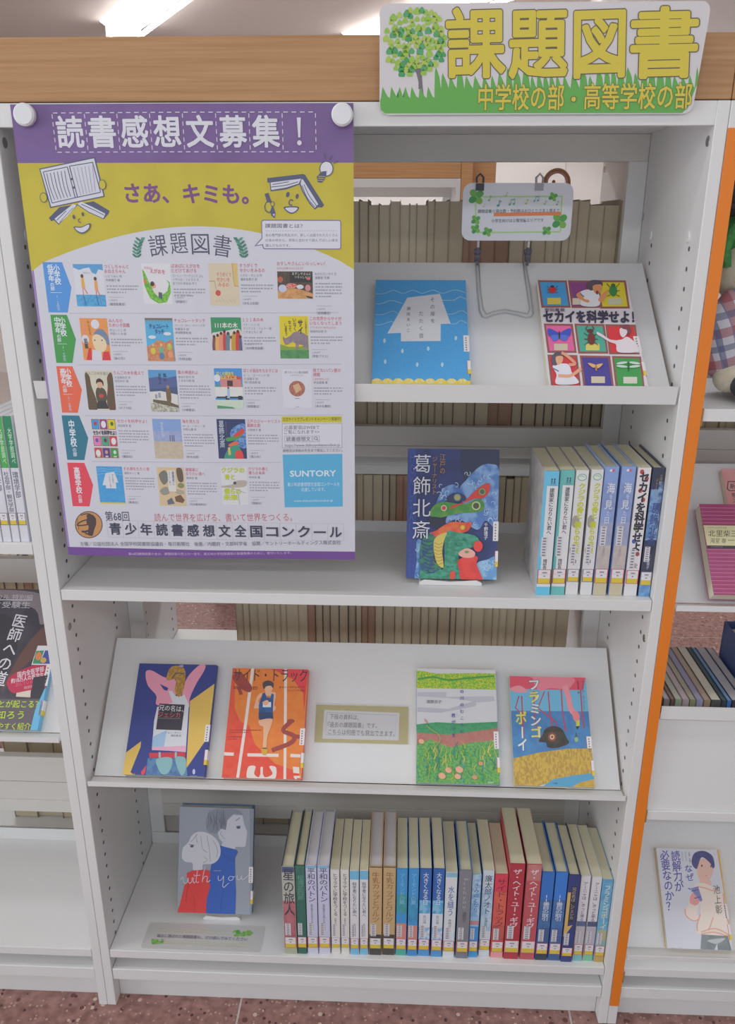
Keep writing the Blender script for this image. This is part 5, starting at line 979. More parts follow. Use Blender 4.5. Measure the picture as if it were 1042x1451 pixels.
def m_bread(A):
    A.R(0, 0, 100, 100, '#dedee8'); A.L([(0, 0), (100, 0), (100, 100), (0, 100), (0, 0)], .8, '#bcbcc8'); A.E(50, 50, 27, 20, '#c07c6c|#a86454|400'); A.P([(36, 42), (56, 36), (66, 52), (46, 62)], '#d8b488'); A.T('捨てないパン屋の挑戦', (10, 9), (88, 9), 6, '#6c6a7c'); A.T('しあわせのレシピ', (28, 16), (72, 16), 4, '#8c8a9c'); A.R(42, 74, 58, 75.5, '#8c8a9c'); A.R(44, 96, 56, 97, '#8c8a9c')
def m_squares(A):
    A.R(0, 0, 100, 100, '#e2dce2'); 
    for (x, y, c) in ((1, 1, '#3fa3e0'), (34, 1, '#9c4898'), (67, 1, '#e6d21c'), (1, 43, '#e888b8'), (34, 43, '#4fa890'), (67, 43, '#e04444'), (1, 73, '#d84c50'), (34, 73, '#544498'), (67, 73, '#3da44e')): A.R(x, y, x+31, y+26, '#9c5a52'); A.R(x+2, y+1.5, x+29, y+24.5, c)
    for x, y, c in ((16, 12, '#c83c3c'), (84, 12, '#3c7c3c'), (16, 54, '#6c58b8'), (50, 54, '#7c3430'), (50, 84, '#d8a878'), (84, 84, '#dce8e0')): A.E(x, y, 6, 5, c)
    for x, y in ((50, 14), (84, 56), (16, 87)): A.E(x, y, 10, 9, '#e8e4ec')
    for x in (16, 50, 84): A.R(x-6, 93, x+6, 97, '#dcd6bc')
    A.T('セカイを科学せよ！', (4, 35), (97, 35), 11, '#3c3850', .05)
def m_seaday(A):
    A.R(0, 0, 100, 100, '#88a8dc'); A.R(0, 30, 100, 60, '#a8b4d8|#98a8d4|200'); A.R(0, 56, 100, 100, '#cfc0a8|#c4b8a8|200')
    for x in (58, 66, 72): A.L([(x, 44), (x, 56)], 2.6, '#54506c'); A.E(x, 42, 1.8, 1.6, '#54506c')
    A.V('海を見た日', (32, 8), (34, 44), 10, '#dfe6f2')
def m_night(A):
    A.R(0, 0, 100, 100, '#30406e'); A.P([(60, 20), (99, 14), (99, 70), (70, 66), (45, 40)], '#7ca8dc|#4c74b4|300', True); A.P([(30, 48), (60, 42), (90, 28), (92, 36), (70, 50), (36, 56)], '#52a04c', True); A.P([(55, 42), (88, 24), (94, 34), (70, 44)], '#dc4c40', True); A.P([(36, 66), (60, 56), (74, 60), (56, 70)], '#e87048', True); A.P([(40, 72), (70, 66), (80, 84), (60, 100), (20, 100)], '#3f9c84', True); A.P([(34, 72), (42, 70), (44, 90), (36, 92)], '#dcc864'); A.P([(60, 84), (80, 78), (88, 99), (62, 99)], '#e44c44', True)
    A.V('葛飾北斎', (16, 4), (16, 72), 17, '#dfe2ec'); A.V('江戸のジャーナリスト', (32, 6), (32, 40), 4, '#b88c5c')
def m_shirt(A):
    A.R(0, 0, 100, 100, '#4ca8e4|#44a0e0|300'); A.P([(34, 18), (68, 14), (80, 42), (70, 42), (70, 58), (30, 58), (30, 50), (17, 50)], '#dcdfe8'); A.R(0, 96, 100, 100, '#e0d44c')
    for y in (8, 14, 22): A.L([(2, y), (25, y-2), (50, y), (75, y-2), (98, y)], .8, '#a8d0e8', True)
    A.V('その扉を', (60, 20), (60, 44), 5, '#5c5c70'); A.V('たたく音', (48, 26), (48, 54), 5, '#5c5c70')
def m_arch(A):
    A.R(0, 0, 100, 100, '#dcc49c'); A.P([(5, 20), (30, 8), (40, 30), (20, 45)], '#7c7c74', True); A.P([(72, 4), (92, 4), (94, 34), (76, 34)], '#6c5c50', True); A.P([(5, 60), (30, 50), (40, 66), (16, 72)], '#9c988c', True); A.P([(60, 56), (92, 60), (92, 68), (66, 68)], '#b4ac98', True); A.P([(58, 76), (80, 70), (94, 84), (86, 92), (60, 88)], '#7c5c48'); A.P([(28, 86), (46, 78), (56, 94), (30, 97)], '#6c7480'); A.E(84, 46, 12, 7, '#8c9468'); A.R(38, 8, 66, 62, '#e2e0e0'); A.V('建築家に', (58, 10), (58, 46), 9, '#4c5c84', .02); A.V('なりたい君へ', (45, 10), (45, 48), 7, '#5c5c68')
def m_whale(A):
    A.R(0, 0, 100, 100, '#dfe0e6'); A.L([(0, 0), (100, 0), (100, 100), (0, 100), (0, 0)], .6, '#c4c4cc'); A.P([(2, 50), (40, 46), (60, 36), (96, 36), (92, 50), (60, 54), (2, 54)], '#bcb4a8', True); A.E(52, 42, 6, 4, '#54504c'); A.L([(62, 66), (66, 98)], 2, '#9c9890'); A.L([(20, 50), (90, 68)], 1.4, '#a8a49c')
    g = '#c4d03c'; A.T('クジラの', (4, 9), (90, 9), 13, g, .06); A.T('骨と', (16, 27), (52, 27), 13, g, .06); A.T('僕らの', (10, 64), (72, 64), 14, g, .06); A.T('未来', (6, 80), (60, 80), 14, g, .06)
C3 = (30, 360, .4702); C4 = (60, 560, .4415)
ENT = [
 (C3, 155, 30, 258, 158, m_twins, ['つくしちゃんと', 'おねえちゃん'], ['いとうみく 作', '丹地陽子 絵'], '福音館書店', 255),
 (C3, 362, 28, 458, 150, m_smile, ['ばあばにえがおを', 'とどけてあげる'], ['コーリン・アーヴェリス ぶん', 'イザベル・フォラス え', 'まつかわまゆみ やく'], '評論社', 455),
 (C3, 565, 27, 660, 155, m_math, ['すうがくで', 'せかいをみるの'], ['ミゲル・タンコ 作', '福本友美子 訳'], 'ほるぷ出版', 662),
 (C3, 772, 52, 880, 135, m_sushi, ['おすしやさんにいらっしゃい！', '生きものが食べものになるまで'], ['おかだだいすけ 文', '遠藤宏 写真'], '岩崎書店', 888),
 (C3, 175, 193, 272, 320, m_sigh, ['みんなの', 'ためいき図鑑'], ['村上しいこ 作', '中田いくみ 絵'], '童心社', 268),
 (C3, 373, 192, 467, 322, m_choco, ['チョコレートタッチ'], ['パトリック・スキーン・キャトリング 作', '佐藤淑子 訳', '伊津野果地 絵'], '文研出版', 468),
 (C3, 572, 190, 668, 290, m_trees, ['１１１本の木'], ['リナ・シン 文', 'マリアンヌ・フェラー 絵', 'こだまともこ 訳'], '光村教育図書', 670),
 (C3, 778, 187, 868, 315, m_rhino, ['この世界からサイが', 'いなくなってしまう', 'アフリカでサイを守る人たち'], ['味田村太郎 文'], '学研プラス', 874),
 (C3, 190, 350, 287, 470, m_apple, ['りんごの木を植えて'], ['大谷美和子 作', '白石ゆか 絵'], 'ポプラ社', 284),
 (C3, 383, 348, 478, 475, m_wind, ['風の神送れよ'], ['熊谷千世子 作', 'くまおり純 絵'], '小峰書店', 477),
 (C3, 582, 343, 672, 465, m_house, ['ぼくの弱虫をなおすには'], ['K・L・ゴーイング 作', '久保陽子 訳', '早川世詩男 絵'], '徳間書店', 675),
 (C3, 785, 345, 878, 465, m_bread, ['捨てないパン屋の', '挑戦', 'しあわせのレシピ'], ['井出留美 著'], 'あかね書房', 879),
 (C4, 155, 75, 248, 203, m_squares, ['セカイを科学せよ！'], ['安田夏菜 著'], '講談社', 250),
 (C4, 353, 75, 455, 203, m_seaday, ['海を見た日'], ['M・G・ヘネシー 作', '杉田七重 訳'], '鈴木出版', 453),
 (C4, 560, 75, 658, 203, m_night, ['江戸のジャーナリスト', '葛飾北斎'], ['千野境子 著'], '国土社', 657),
 (C4, 172, 228, 268, 350, m_shirt, ['その扉をたたく音'], ['瀬尾まいこ 著'], '集英社', 264),
 (C4, 368, 230, 465, 355, m_arch, ['建築家に', 'なりたい君へ'], ['隈研吾 著'], '河出書房新社', 465),
 (C4, 572, 228, 663, 352, m_whale, ['クジラの骨と', '僕らの未来'], ['中村玄 著'], '理論社', 668)]
for i, ((ox, oy, k), xa, ya, xb, yb, fn, titles, auth, pub, tx) in enumerate(ENT):
    p0 = mm(ox+xa*k, oy+ya*k); p1 = mm(ox+xb*k, oy+yb*k); W2, H2 = p1[0]-p0[0], p1[1]-p0[1]
    B = Art(po, lambda u, v: ((p0[0]+W2*u/100)*.001, PH-(p0[1]+H2*v/100)*.001), 0, bend=pbend, clip=(max(0, p0[0]*.001), p1[0]*.001, PH-p1[1]*.001, PH-p0[1]*.001)); B.cuts = pcuts
    B.reset('cover_picture'); B.lay = 3; fn(B); B.done()
    at_mm('book_caption', 3); sushi = fn is m_sushi
    x0 = p0[0]+W2+2.0; y = p0[1]+3.0
    if sushi: x0 = p0[0]; y = p0[1]-9.5
    if fn in (m_bread,): y = p0[1]+2
    room = mm(487, 400)[0]+2-x0 if xb > 800 else 46
    for t in titles:
        small = t[:3] in ('生きも', 'アフリ', 'しあわ'); cw = 2.6 if small else min(4.6, room/len(t)*1.0)
        if sushi: cw = 2.4 if small else 4.4
        A.T(t, (x0, y), (x0+cw*len(t), y), 3.0 if small else 4.8, '#cc5068', 0 if small else .012); y += 4.2 if small else 5.8
    if sushi: x0 = p0[0]+W2+2.5; y = p0[1]+2.5
    y += .6
    for t in auth: cw = min(3.1, 40/len(t)); A.T(t, (x0+.5, y), (x0+.5+cw*len(t), y), 3.4, '#72727e'); y += 4.7
    yend = p0[1]+H2*1.0 if not sushi else p0[1]+55; n = max(3, min(5, int((yend-16-y)/4.2)))
    bw = min(42, room-2)
    if xb > 800: bw = mm(484, 400)[0]-x0
    A.G(x0+.8, y+1, x0+.8+bw, y+1+n*4.0, n, '#a4a4b0')
    y = yend-10; A.L([(x0+2, y-2), (x0+22, y-2)], .7, '#b8b8c2'); A.T('1,400円', (x0+2, y+2), (x0+13, y+2), 2.6, '#9c9ca8'); A.T('（'+pub+'）', (x0+2, y+7), (x0+4+3.2*(len(pub)+1), y+7), 3.5, '#5f5f6c', .005); A.done()
# web box (the square code is left out) and sponsor panel
B = crop_art('web_notice', 290, 580, .20633, 4)
B.R(530, 48, 942, 90, '#d2c82c'); B.T('公式サイトでプレゼントキャンペーン実施中！', (537, 69), (936, 66), 24, '#54542c', .01)
B.R(533, 97, 945, 266, '#9c9ca8'); B.R(536, 100, 942, 263, '#dcdde8'); B.T('応募要項はWEBで', (548, 126), (790, 124), 26, '#62626f', .005); B.T('ご覧になれます>>', (548, 156), (788, 155), 26, '#62626f', .005)
B.R(550, 182, 740, 224, '#a4a4b0'); B.R(553, 185, 737, 221, '#dcdde8'); B.R(744, 182, 790, 224, '#a4a4b0'); B.R(747, 185, 787, 221, '#dcdde8'); B.T('読書感想文', (562, 204), (728, 203), 28, '#5c5c6c', .01); B.E(764, 199, 12, 12, '#62626f'); B.E(764, 199, 8, 8, '#dcdde8'); B.L([(772, 207), (781, 216)], 4, '#62626f')
B.T('https://www.dokusyokansoubun.jp', (552, 247), (930, 244), 20, '#7c7c8a'); B.T('感想文は学校の先生まで提出してください。', (538, 284), (948, 282), 20, '#6c6c7c'); B.done()
B = crop_art('sponsor_panel', 290, 580, .20633, 4)
B.P([(537, 310), (946, 307), (949, 670), (551, 673)], '#58b4e0'); B.T('SUNTORY', (588, 442), (902, 440), 40, '#e2ecf4', .025); B.T('青少年読書感想文全国コンクールを', (570, 517), (928, 515), 26, '#dceaf4'); B.T('応援しています。', (665, 552), (830, 551), 26, '#dceaf4'); B.T('www.dokusyokansoubun.jp', (614, 628), (882, 626), 16, '#dceaf4'); B.done()
B = crop_art('crest', 90, 650, .20154, 4)
B.E(176, 466, 98, 96, '#54404c', 0, 32); B.E(176, 466, 92, 90, '#cc9458', 0, 32); k_ = '#4c3c3c'
B.P([(170, 400), (200, 395), (225, 420), (228, 460), (215, 500), (200, 545), (170, 525), (175, 480), (160, 450)], k_, True); B.E(175, 405, 16, 13, k_); B.L([(165, 430), (120, 445), (95, 470), (150, 468), (190, 455)], 9, k_, True); B.L([(120, 400), (160, 388), (190, 392)], 7, k_, True); B.L([(195, 500), (150, 515), (125, 512)], 14, k_, True); B.L([(190, 540), (150, 525)], 10, k_); B.L([(95, 425), (105, 500)], 3, k_, True); B.done()
at_mm('contest_lettering', 4)
A.T('第68回', mm(149, 732), mm(183, 732), 14, '#54566c', .02); A.T('読んで世界を広げる、書いて世界をつくる。', mm(219, 733), mm(414, 733), 11.5, '#c4606c', .0)
x0, y0 = mm(151, 739); x1, y1 = mm(487, 739); yb = mm(320, 764)[1]; y0 = mm(320, 740)[1]
A.D((x0, y0), (x1, y0), .5, '#b8a0a4', 110); A.D((x0, yb), (x1, yb), .5, '#b8a0a4', 110)
s_ = '青少年読書感想文全国コンクール'
for k in range(16): xx = x0+(x1-x0)*k/15; A.D((xx, y0), (xx, yb), .5, '#b8a0a4', 9)
for k, ch in enumerate(s_):
    xx = x0+(x1-x0)*k/15; st = (x1-x0)/15; A.T(ch, (xx+st*.14, (y0+yb)/2), (xx+st*.86, (y0+yb)/2), 17 if ch != 'ー' else 17, '#3e4058', .03) if ch != 'ー' else A.R(xx+st*.12, (y0+yb)/2-1.2, xx+st*.88, (y0+yb)/2+1.4, '#3e4058')
A.T('主催／公益社団法人 全国学校図書館協議会・毎日新聞社　後援／内閣府・文部科学省　協賛／サントリーホールディングス株式会社', mm(113, 771), mm(483, 769), 6.2, '#74747f'); A.done()
at_mm('footer_band', 3); yb = mm(300, 779)[1]; A.R(0, yb, 420, 594, '#74489a'); A.T('第68回課題図書の会は、課題図書の売上の一部を、被災地の学校図書館の図書整備のために、寄付いたします。', mm(182, 785), mm(413, 783.5), 3.8, '#cfc4dc', .005); A.done()
for px_, lb in ((33, 'round white magnet holding the top left corner of the poster'), (485, 'round white magnet holding the top right corner of the poster')):
    p = hit(px_, 162, (0, -.012, 0), (0, -1, 0)); r = empty('magnet', (p.x, -.0046, p.z), lb, 'magnet', 'round white magnets holding the poster')
    MB().disc((0, 0, 0), .0130, 1, -.0085, ink('#e6e8ec', .3), 32, .0022).build('cap', r); MB().disc((0, .0012, 0), .0122, 1, -.0012, ink('#8c8c94'), 24).build('rim', r)

# ================================================================== SIGNS
def sheet(name, quad, crop, O, U, t, label, cat, art, back='#e2e2e6', round_=.0, group=None, mat=None):
    cx, cy, k = crop; O = Vector(O); N = Vector((0, -U.z, U.y)); q = [(cx+x*k, cy+y*k) for x, y in quad]
    P = [hit(x, y, O+N*t, N) for x, y in q]; uv = [(p.x, (p-O).dot(U)) for p in P]
    xl = (uv[0][0]+uv[3][0])/2; xr = (uv[1][0]+uv[2][0])/2; vt = (uv[0][1]+uv[1][1])/2; vb = (uv[2][1]+uv[3][1])/2; W, Hh = xr-xl, vt-vb
    r = empty(name, O+U*vb, label, cat, group, (-math.atan2(U.y, U.z), 0, 0)); r.location.x = xl
    pr = []
    for (qx, qz, a0) in ((W, Hh, 0), (0, Hh, 90), (0, 0, 180), (W, 0, 270)):
        for i in range(6):
            a = math.radians(a0+18*i); pr.append((qx+(-1 if qx else 1)*round_+round_*math.cos(a), qz+(-1 if qz else 1)*round_+round_*math.sin(a)))
    if not round_: pr = [(0, 0), (W, 0), (W, Hh), (0, Hh)]
    MB().prismy(pr, -t, 0, mat or ink(back, .3)).build('board', r)
    A = Art(r, homography(q, [(0, Hh), (W, Hh), (W, 0), (0, 0)]), -t, clip=(0, W, 0, Hh)); A.crop(cx, cy, k); art(A, (W, Hh, pr)); 
    return r, W, Hh
LAM, *_y = newmat('laminated_print'); 
def laminate(h):
    m = ink(h, .30); m.node_tree.nodes['Principled BSDF'].inputs['Coat Weight'].default_value = .8; m.node_tree.nodes['Principled BSDF'].inputs['Coat Roughness'].default_value = .12; return m
def art_sign(A, whp):
    W, Hh, pr = whp
    A.reset('grass_print'); k = 1042/542; Y = lambda y: y*k      # photo units below
    A.crop(500, 0, 1); g = '#68b650'
    base = [(38.5, 158), (38.5, 140)]
    rnd = random.Random(2); x = 40; pts = [(39, 150), (39, 140)]
    while x < 488:
        hgt = 18 if x < 110 else rnd.choice((26, 34, 22)); top = 140-hgt if x < 110 else 128-hgt*1.0
        w_ = rnd.uniform(8, 13); pts += [(x, 140 if x < 110 else 126), (x+w_*.35-3, top+6), (x+w_*.2, top), (x+w_*.75, top+14), (x+w_, 138 if x < 110 else 124)]; x += w_
    pts += [(490, 120), (480, 152), (472, 160), (46, 161), (40, 156)]
    A.P(pts, g); A.done()
    A.reset('tree_print'); A.lay = 6; A.crop(530, 0, .2399); tr = '#7a7478'
    A.P([(262, 395), (285, 400), (292, 490), (300, 565), (285, 520), (268, 525), (268, 480), (255, 430), (235, 395)], tr)
    for pts, w_ in (([(262, 400), (215, 330), (205, 250), (218, 215)], 15), ([(262, 400), (262, 340), (275, 290), (305, 210)], 13), ([(250, 395), (200, 375), (135, 382)], 9), ([(270, 385), (300, 355), (360, 348)], 9), ([(210, 320), (175, 290), (170, 265)], 7), ([(272, 310), (300, 280), (330, 262)], 7), ([(268, 330), (258, 290), (256, 260)], 6), ([(208, 270), (235, 235)], 6), ([(200, 375), (160, 345)], 6), ([(305, 352), (335, 318)], 6), ([(290, 250), (285, 215)], 6)): A.L(pts, w_, tr, True, True)
    rnd = random.Random(4); n = 0; spots = []
    for _ in range(3000):
        x, y = rnd.uniform(65, 430), rnd.uniform(45, 455); dx, dy = (x-248)/188, (y-245)/208
        if dx*dx+dy*dy > 1 or any((x-a)**2+(y-b)**2 < 24**2 for a, b in spots): continue
        if y > 400 and abs(x-262) < 34: continue
        spots.append((x, y)); r_ = rnd.uniform(15, 23); c = rnd.choice(('#9ccb4c', '#b5d05c', '#58b070', '#b5d05c', '#48a860', '#a4cf50', '#9ccb4c')); lay = A.lay
        A.P([(x, y-r_*1.2), (x+r_*.9, y-r_*.1), (x+r_*.75, y+r_*.75), (x, y+r_*.8), (x-r_*.75, y+r_*.75), (x-r_*.9, y-r_*.1)], c, True); A.lay = lay
        if len(spots) > 104: break
    A.done()
    A.reset('sign_lettering'); A.lay = 12; A.crop(0, 0, 1); yl = '#e2cf44'; dk = '#6a5f48'
    for ch, xa, xb in (('課', 635, 716), ('題', 724, 804), ('図', 816, 885), ('書', 896, 986)): A.T(ch, (xa, 63), (xb, 61), 92, yl, .030, out=dk, oo=.017)
    A.T('中学校の部', (681, 138), (803, 138), 35, yl, .022, out=dk, oo=.020); A.T('高等学校の部', (832, 137), (984, 136), 35, yl, .022, out=dk, oo=.020); A.E(817, 140, 4.4, 4.6, dk); A.E(817, 140, 3.4, 3.6, yl); A.done()
Us = Vector((0, -.20, .98)).normalized()
for c_ in ('#dfdbdd', '#58b450', '#e2cf44'): laminate(c_)
sg, sw, sh = sheet('laminated_sign', [(538, 4), (1004, 2), (986, 161), (538, 163)], (0, 0, 1), (0, -.0022, 1.472), Us, .0012, 'big laminated sign with a leafy tree and yellow lettering over green grass', 'sign', art_sign, back='#dfdbdd', round_=.011)
MB().box(.04, .07, 0, .004, .02, .05, ink('#d0d0d0')).box(sw-.07, sw-.04, 0, .004, .02, .05, ink('#d0d0d0')).build('mounting_tape', sg)

def clover(A, x, y, r, rot=0):
    cs = ('#7cbc48', '#3f9c50', '#6cb444', '#54a84c')
    for i in range(4): a = math.radians(rot+45+90*i); A.E(x+r*.62*math.cos(a), y+r*.62*math.sin(a), r*.56, r*.46, cs[i], rot+45+90*i, 14)
def note(A, x, y, s, c, two=False):
    A.E(x, y, 9*s, 7*s, c, -20, 10); A.L([(x+8*s, y), (x+10*s, y-34*s)], 3*s, c)
    if two: A.E(x+30*s, y-3*s, 9*s, 7*s, c, -20, 10); A.L([(x+38*s, y-3*s), (x+40*s, y-40*s)], 3*s, c); A.L([(x+10*s, y-34*s), (x+40*s, y-40*s)], 7*s, c)
    else: A.L([(x+10*s, y-34*s), (x+22*s, y-22*s)], 4*s, c)
def art_clover(A, whp):
    A.reset('frame_print'); g = '#b4d894'
    for seg in ([(240, 262), (860, 268)], [(855, 270), (850, 540)], [(190, 540), (850, 545)], [(190, 260), (185, 540)]): A.L(seg, 12, g)
    A.L([(200, 275), (500, 272), (700, 330), (850, 335)], 4, '#cfe4b8', True)
    for x, y, r, ro in ((192, 262, 56, 8), (785, 270, 32, 20), (842, 460, 58, 5), (188, 440, 34, 10), (185, 512, 34, -10), (278, 535, 34, 20), (742, 534, 34, 0)): clover(A, x, y, r, ro)
    for x, y, s, c, tw in ((290, 288, 1, '#7cbc68', 0), (420, 255, .8, '#c8c85c', 0), (360, 332, 1.2, '#3c9c7c', 0), (450, 325, 1, '#5cb088', 1), (575, 320, 1, '#c4c84c', 0), (640, 300, .9, '#4ca8a0', 1), (720, 325, .8, '#7cbc9c', 0), (815, 330, .8, '#5ca878', 0), (248, 340, .7, '#c8c880', 0)): note(A, x, y, s, c, tw)
    A.done(); A.reset('sign_lettering'); A.lay = 30
    A.R(328, 388, 850, 414, '#e88444'); A.T('課題図書の貸出数・予約数はおひとりさま１冊まで', (203, 374), (838, 376), 27, '#5c5a6c', .008); A.T('小学生向けは２階児童エリアです', (310, 450), (715, 450), 27, '#5c5a6c', .008); A.done()
st = empty('sign_stand', (.233, .2, 1.29), 'small rounded white sign with green clovers on a wire stand, top shelf', 'sign stand')
def art_clv(A, whp): art_clover(A, whp)
sb, bw, bh = sheet('sign_board', [(95, 155), (948, 165), (928, 618), (75, 600)], (640, 230, .18234), (0, .205, 1.32), Vector((0, 0, 1)), .0035, None, None, art_clv, back='#e0e0e8', round_=.013)
# re-home the board and its print as parts of the stand
brd = None
for ch in list(sb.children):
    ch.parent = st; ch.location = sb.location-st.location
    if ch.name.startswith('board'): brd = ch
for ch in list(st.children):
    if ch is not brd: ch.parent = brd; ch.location = (0, 0, 0)
bpy.data.objects.remove(sb)
brd.name = 'sign_board'; o = st.location
OA2, UA2 = slope('A', 1.147); NA = Vector((0, -UA2.z, UA2.y))
def onp(px, py, off=.0016): p = hit(px, py, OA2+NA*off, NA); return p
wl = [onp(675, 372), onp(677, 410), onp(680, 440), onp(684, 449), onp(690, 450.5), onp(700, 446), onp(716, 443), onp(732, 446), onp(746, 450), onp(753, 449), onp(756, 444), onp(752, 410), onp(745, 372)]
wl2 = [onp(679, 372), onp(681, 410), onp(685, 438), onp(690, 445), onp(700, 441), onp(716, 438.5), onp(735, 442), onp(748, 444.5), onp(751, 438), onp(747, 410), onp(741.5, 372)]
zt_ = 1.147+.146; top_y = .2215
WIRE = ink('#b4b4b8', .3)
MB().tube([wl[0]+Vector((0, .004, .004))-o]+[p-o for p in wl]+[wl[-1]+Vector((0, .004, .004))-o], .0011, WIRE, 8).build('wire_loop', st, smooth=True)
MB().tube([p-o for p in wl2], .0008, WIRE, 8).build('wire_loop', st, smooth=True)
for a, b in ((wl[0], 675), (wl[-1], 744)):
    kx = a.x
    m = MB(); m.disc((kx-o.x-.004, .006, .012), .0062, 0, .008, DARK, 12, .001); m.disc((kx-o.x-.0055, .006, .020), .004, 0, .011, DARK, 10, .001); m.box(kx-o.x-.0015, kx-o.x+.0015, .002, .012, .0, .026, DARK)
    m.build('clamp', st); MB().tube([(kx-o.x, .007, .002), (kx-o.x+.001, .007, .06), (kx-o.x, .0075, .112)], .0018, ink('#c8c8cc'), 8).build('rod', st)
for px_, c in ((680, '#3c3a40'), (764, '#a4a4aa')):
    p = hit(px_, 258, (0, .208, 0), (0, -1, 0))-o
    MB().box(p.x-.006, p.x+.006, -.0008, .0075, p.z-.012, p.z-.002, ink(c)).tube([(p.x-.0045, .003, p.z-.003), (p.x-.005, .003, p.z+.006), (p.x, .003, p.z+.011), (p.x+.005, .003, p.z+.006), (p.x+.0045, .003, p.z-.003)], .0016, ink(c), 6).build('clip', st)
# card on the lower display shelf
def art_card(A, whp):
    A.reset('card_print'); A.R(90, 100, 920, 480, '#b8ac4c|#a89a40|60|1,1,30'); A.P([(178, 158), (835, 185), (828, 425), (170, 408)], '#d2d2d6'); A.L([(200, 183), (806, 206), (800, 388), (196, 375), (200, 183)], 3, '#8c8c94')
    A.T('下段の資料は、', (228, 218), (478, 226), 44, '#45434f', .009); A.T('『過去の課題図書』です。', (212, 288), (640, 298), 44, '#45434f', .009); A.T('こちらは何冊でも貸出できます。', (218, 350), (795, 368), 44, '#45434f', .009); A.done()
CLEAR, n_, l_, b_ = newmat('clear_film'); b_.inputs['Alpha'].default_value = .12; b_.inputs['Base Color'].default_value = (.9, .9, .9, 1); b_.inputs['Roughness'].default_value = .08
cdr, cw_, ch_ = sheet('notice_card', [(108, 113), (910, 132), (908, 458), (103, 436)], (430, 980, .16315), OB+Vector((0, -UB.z, UB.y))*.0006, UB, .0009, 'yellow bordered notice card in clear film between the orange book and the meadow book', 'card', art_card, back='#b4a84c')
MB().box(-.001, cw_+.006, -.0016, -.0014, -.001, ch_+.003, CLEAR).build('clear_sleeve', cdr)
# laminated strip on the bottom shelf
FILM, n_, l_, b_ = newmat('frosted_film'); b_.inputs['Base Color'].default_value = (.80, .80, .78, 1); b_.inputs['Roughness'].default_value = .25; b_.inputs['Alpha'].default_value = .5
def art_strip(A, whp):
    A.reset('strip_print')
    for y in (0, 1): A.L([(135, 185), (690, 208)] if not y else [(175, 280), (810, 305)], 4, '#d0cf9c')
    A.L([(130, 205), (675, 226)], 3, '#c8c8a0'); A.L([(175, 295), (808, 322)], 3, '#c8c8a0')
    rnd = random.Random(8)
    for i in range(26): A.E(rnd.uniform(690, 825), rnd.uniform(206, 240), 13, 7, rnd.choice(('#7cbc48', '#5cac40', '#8cc858')), rnd.uniform(-60, 60), 8)
    for i in range(14): A.E(rnd.uniform(90, 172), rnd.uniform(274, 302), 12, 7, rnd.choice(('#7cbc48', '#5cac40', '#8cc858')), rnd.uniform(-60, 60), 8)
    A.T('過去に選ばれた課題図書も、ぜひ読んでみてください', (124, 242), (795, 270), 24, '#5c5a74', 0); A.done()
sheet('laminated_strip', [(48, 135), (912, 172), (885, 358), (10, 335)], (200, 1280, .19194), (0, 0, .1312), Vector((0, 1, 0)), .0006, 'clear laminated strip with green leaves lying flat on the bottom shelf', 'notice', art_strip, mat=FILM, round_=.004)

# small arched band standing on the volumes behind
p = hit(789, 262, (0, .36, 0), (0, -1, 0)); ar = empty('toy_arch', (p.x, .36, BX[0]+.2218), 'small tan and pink arch standing on the rear volumes behind the clover sign', 'toy')
lg = hit(789, 238, (0, .36, 0), (0, -1, 0)).z-(BX[0]+.2218)-.0205-.0022
for r0, c, nm in ((.0205, '#cf9458', 'outer_arch'), (.0166, '#e4a8a0', 'inner_arch')):
    MB().tube([(r0, 0, 0)]+[(r0*math.cos(PI*i/14), 0, lg+r0*math.sin(PI*i/14)) for i in range(15)]+[(-r0, 0, 0)], .0021, ink(c), 8).build(nm, ar, smooth=True)
MB().tube([(-.005, 0, 0), (-.005, 0, lg)], .0012, ink('#cf9458'), 6).ball((-.005, 0, lg+.002), (.0028, .0028, .0028), ink('#c88458'), 10, 6).build('peg', ar)

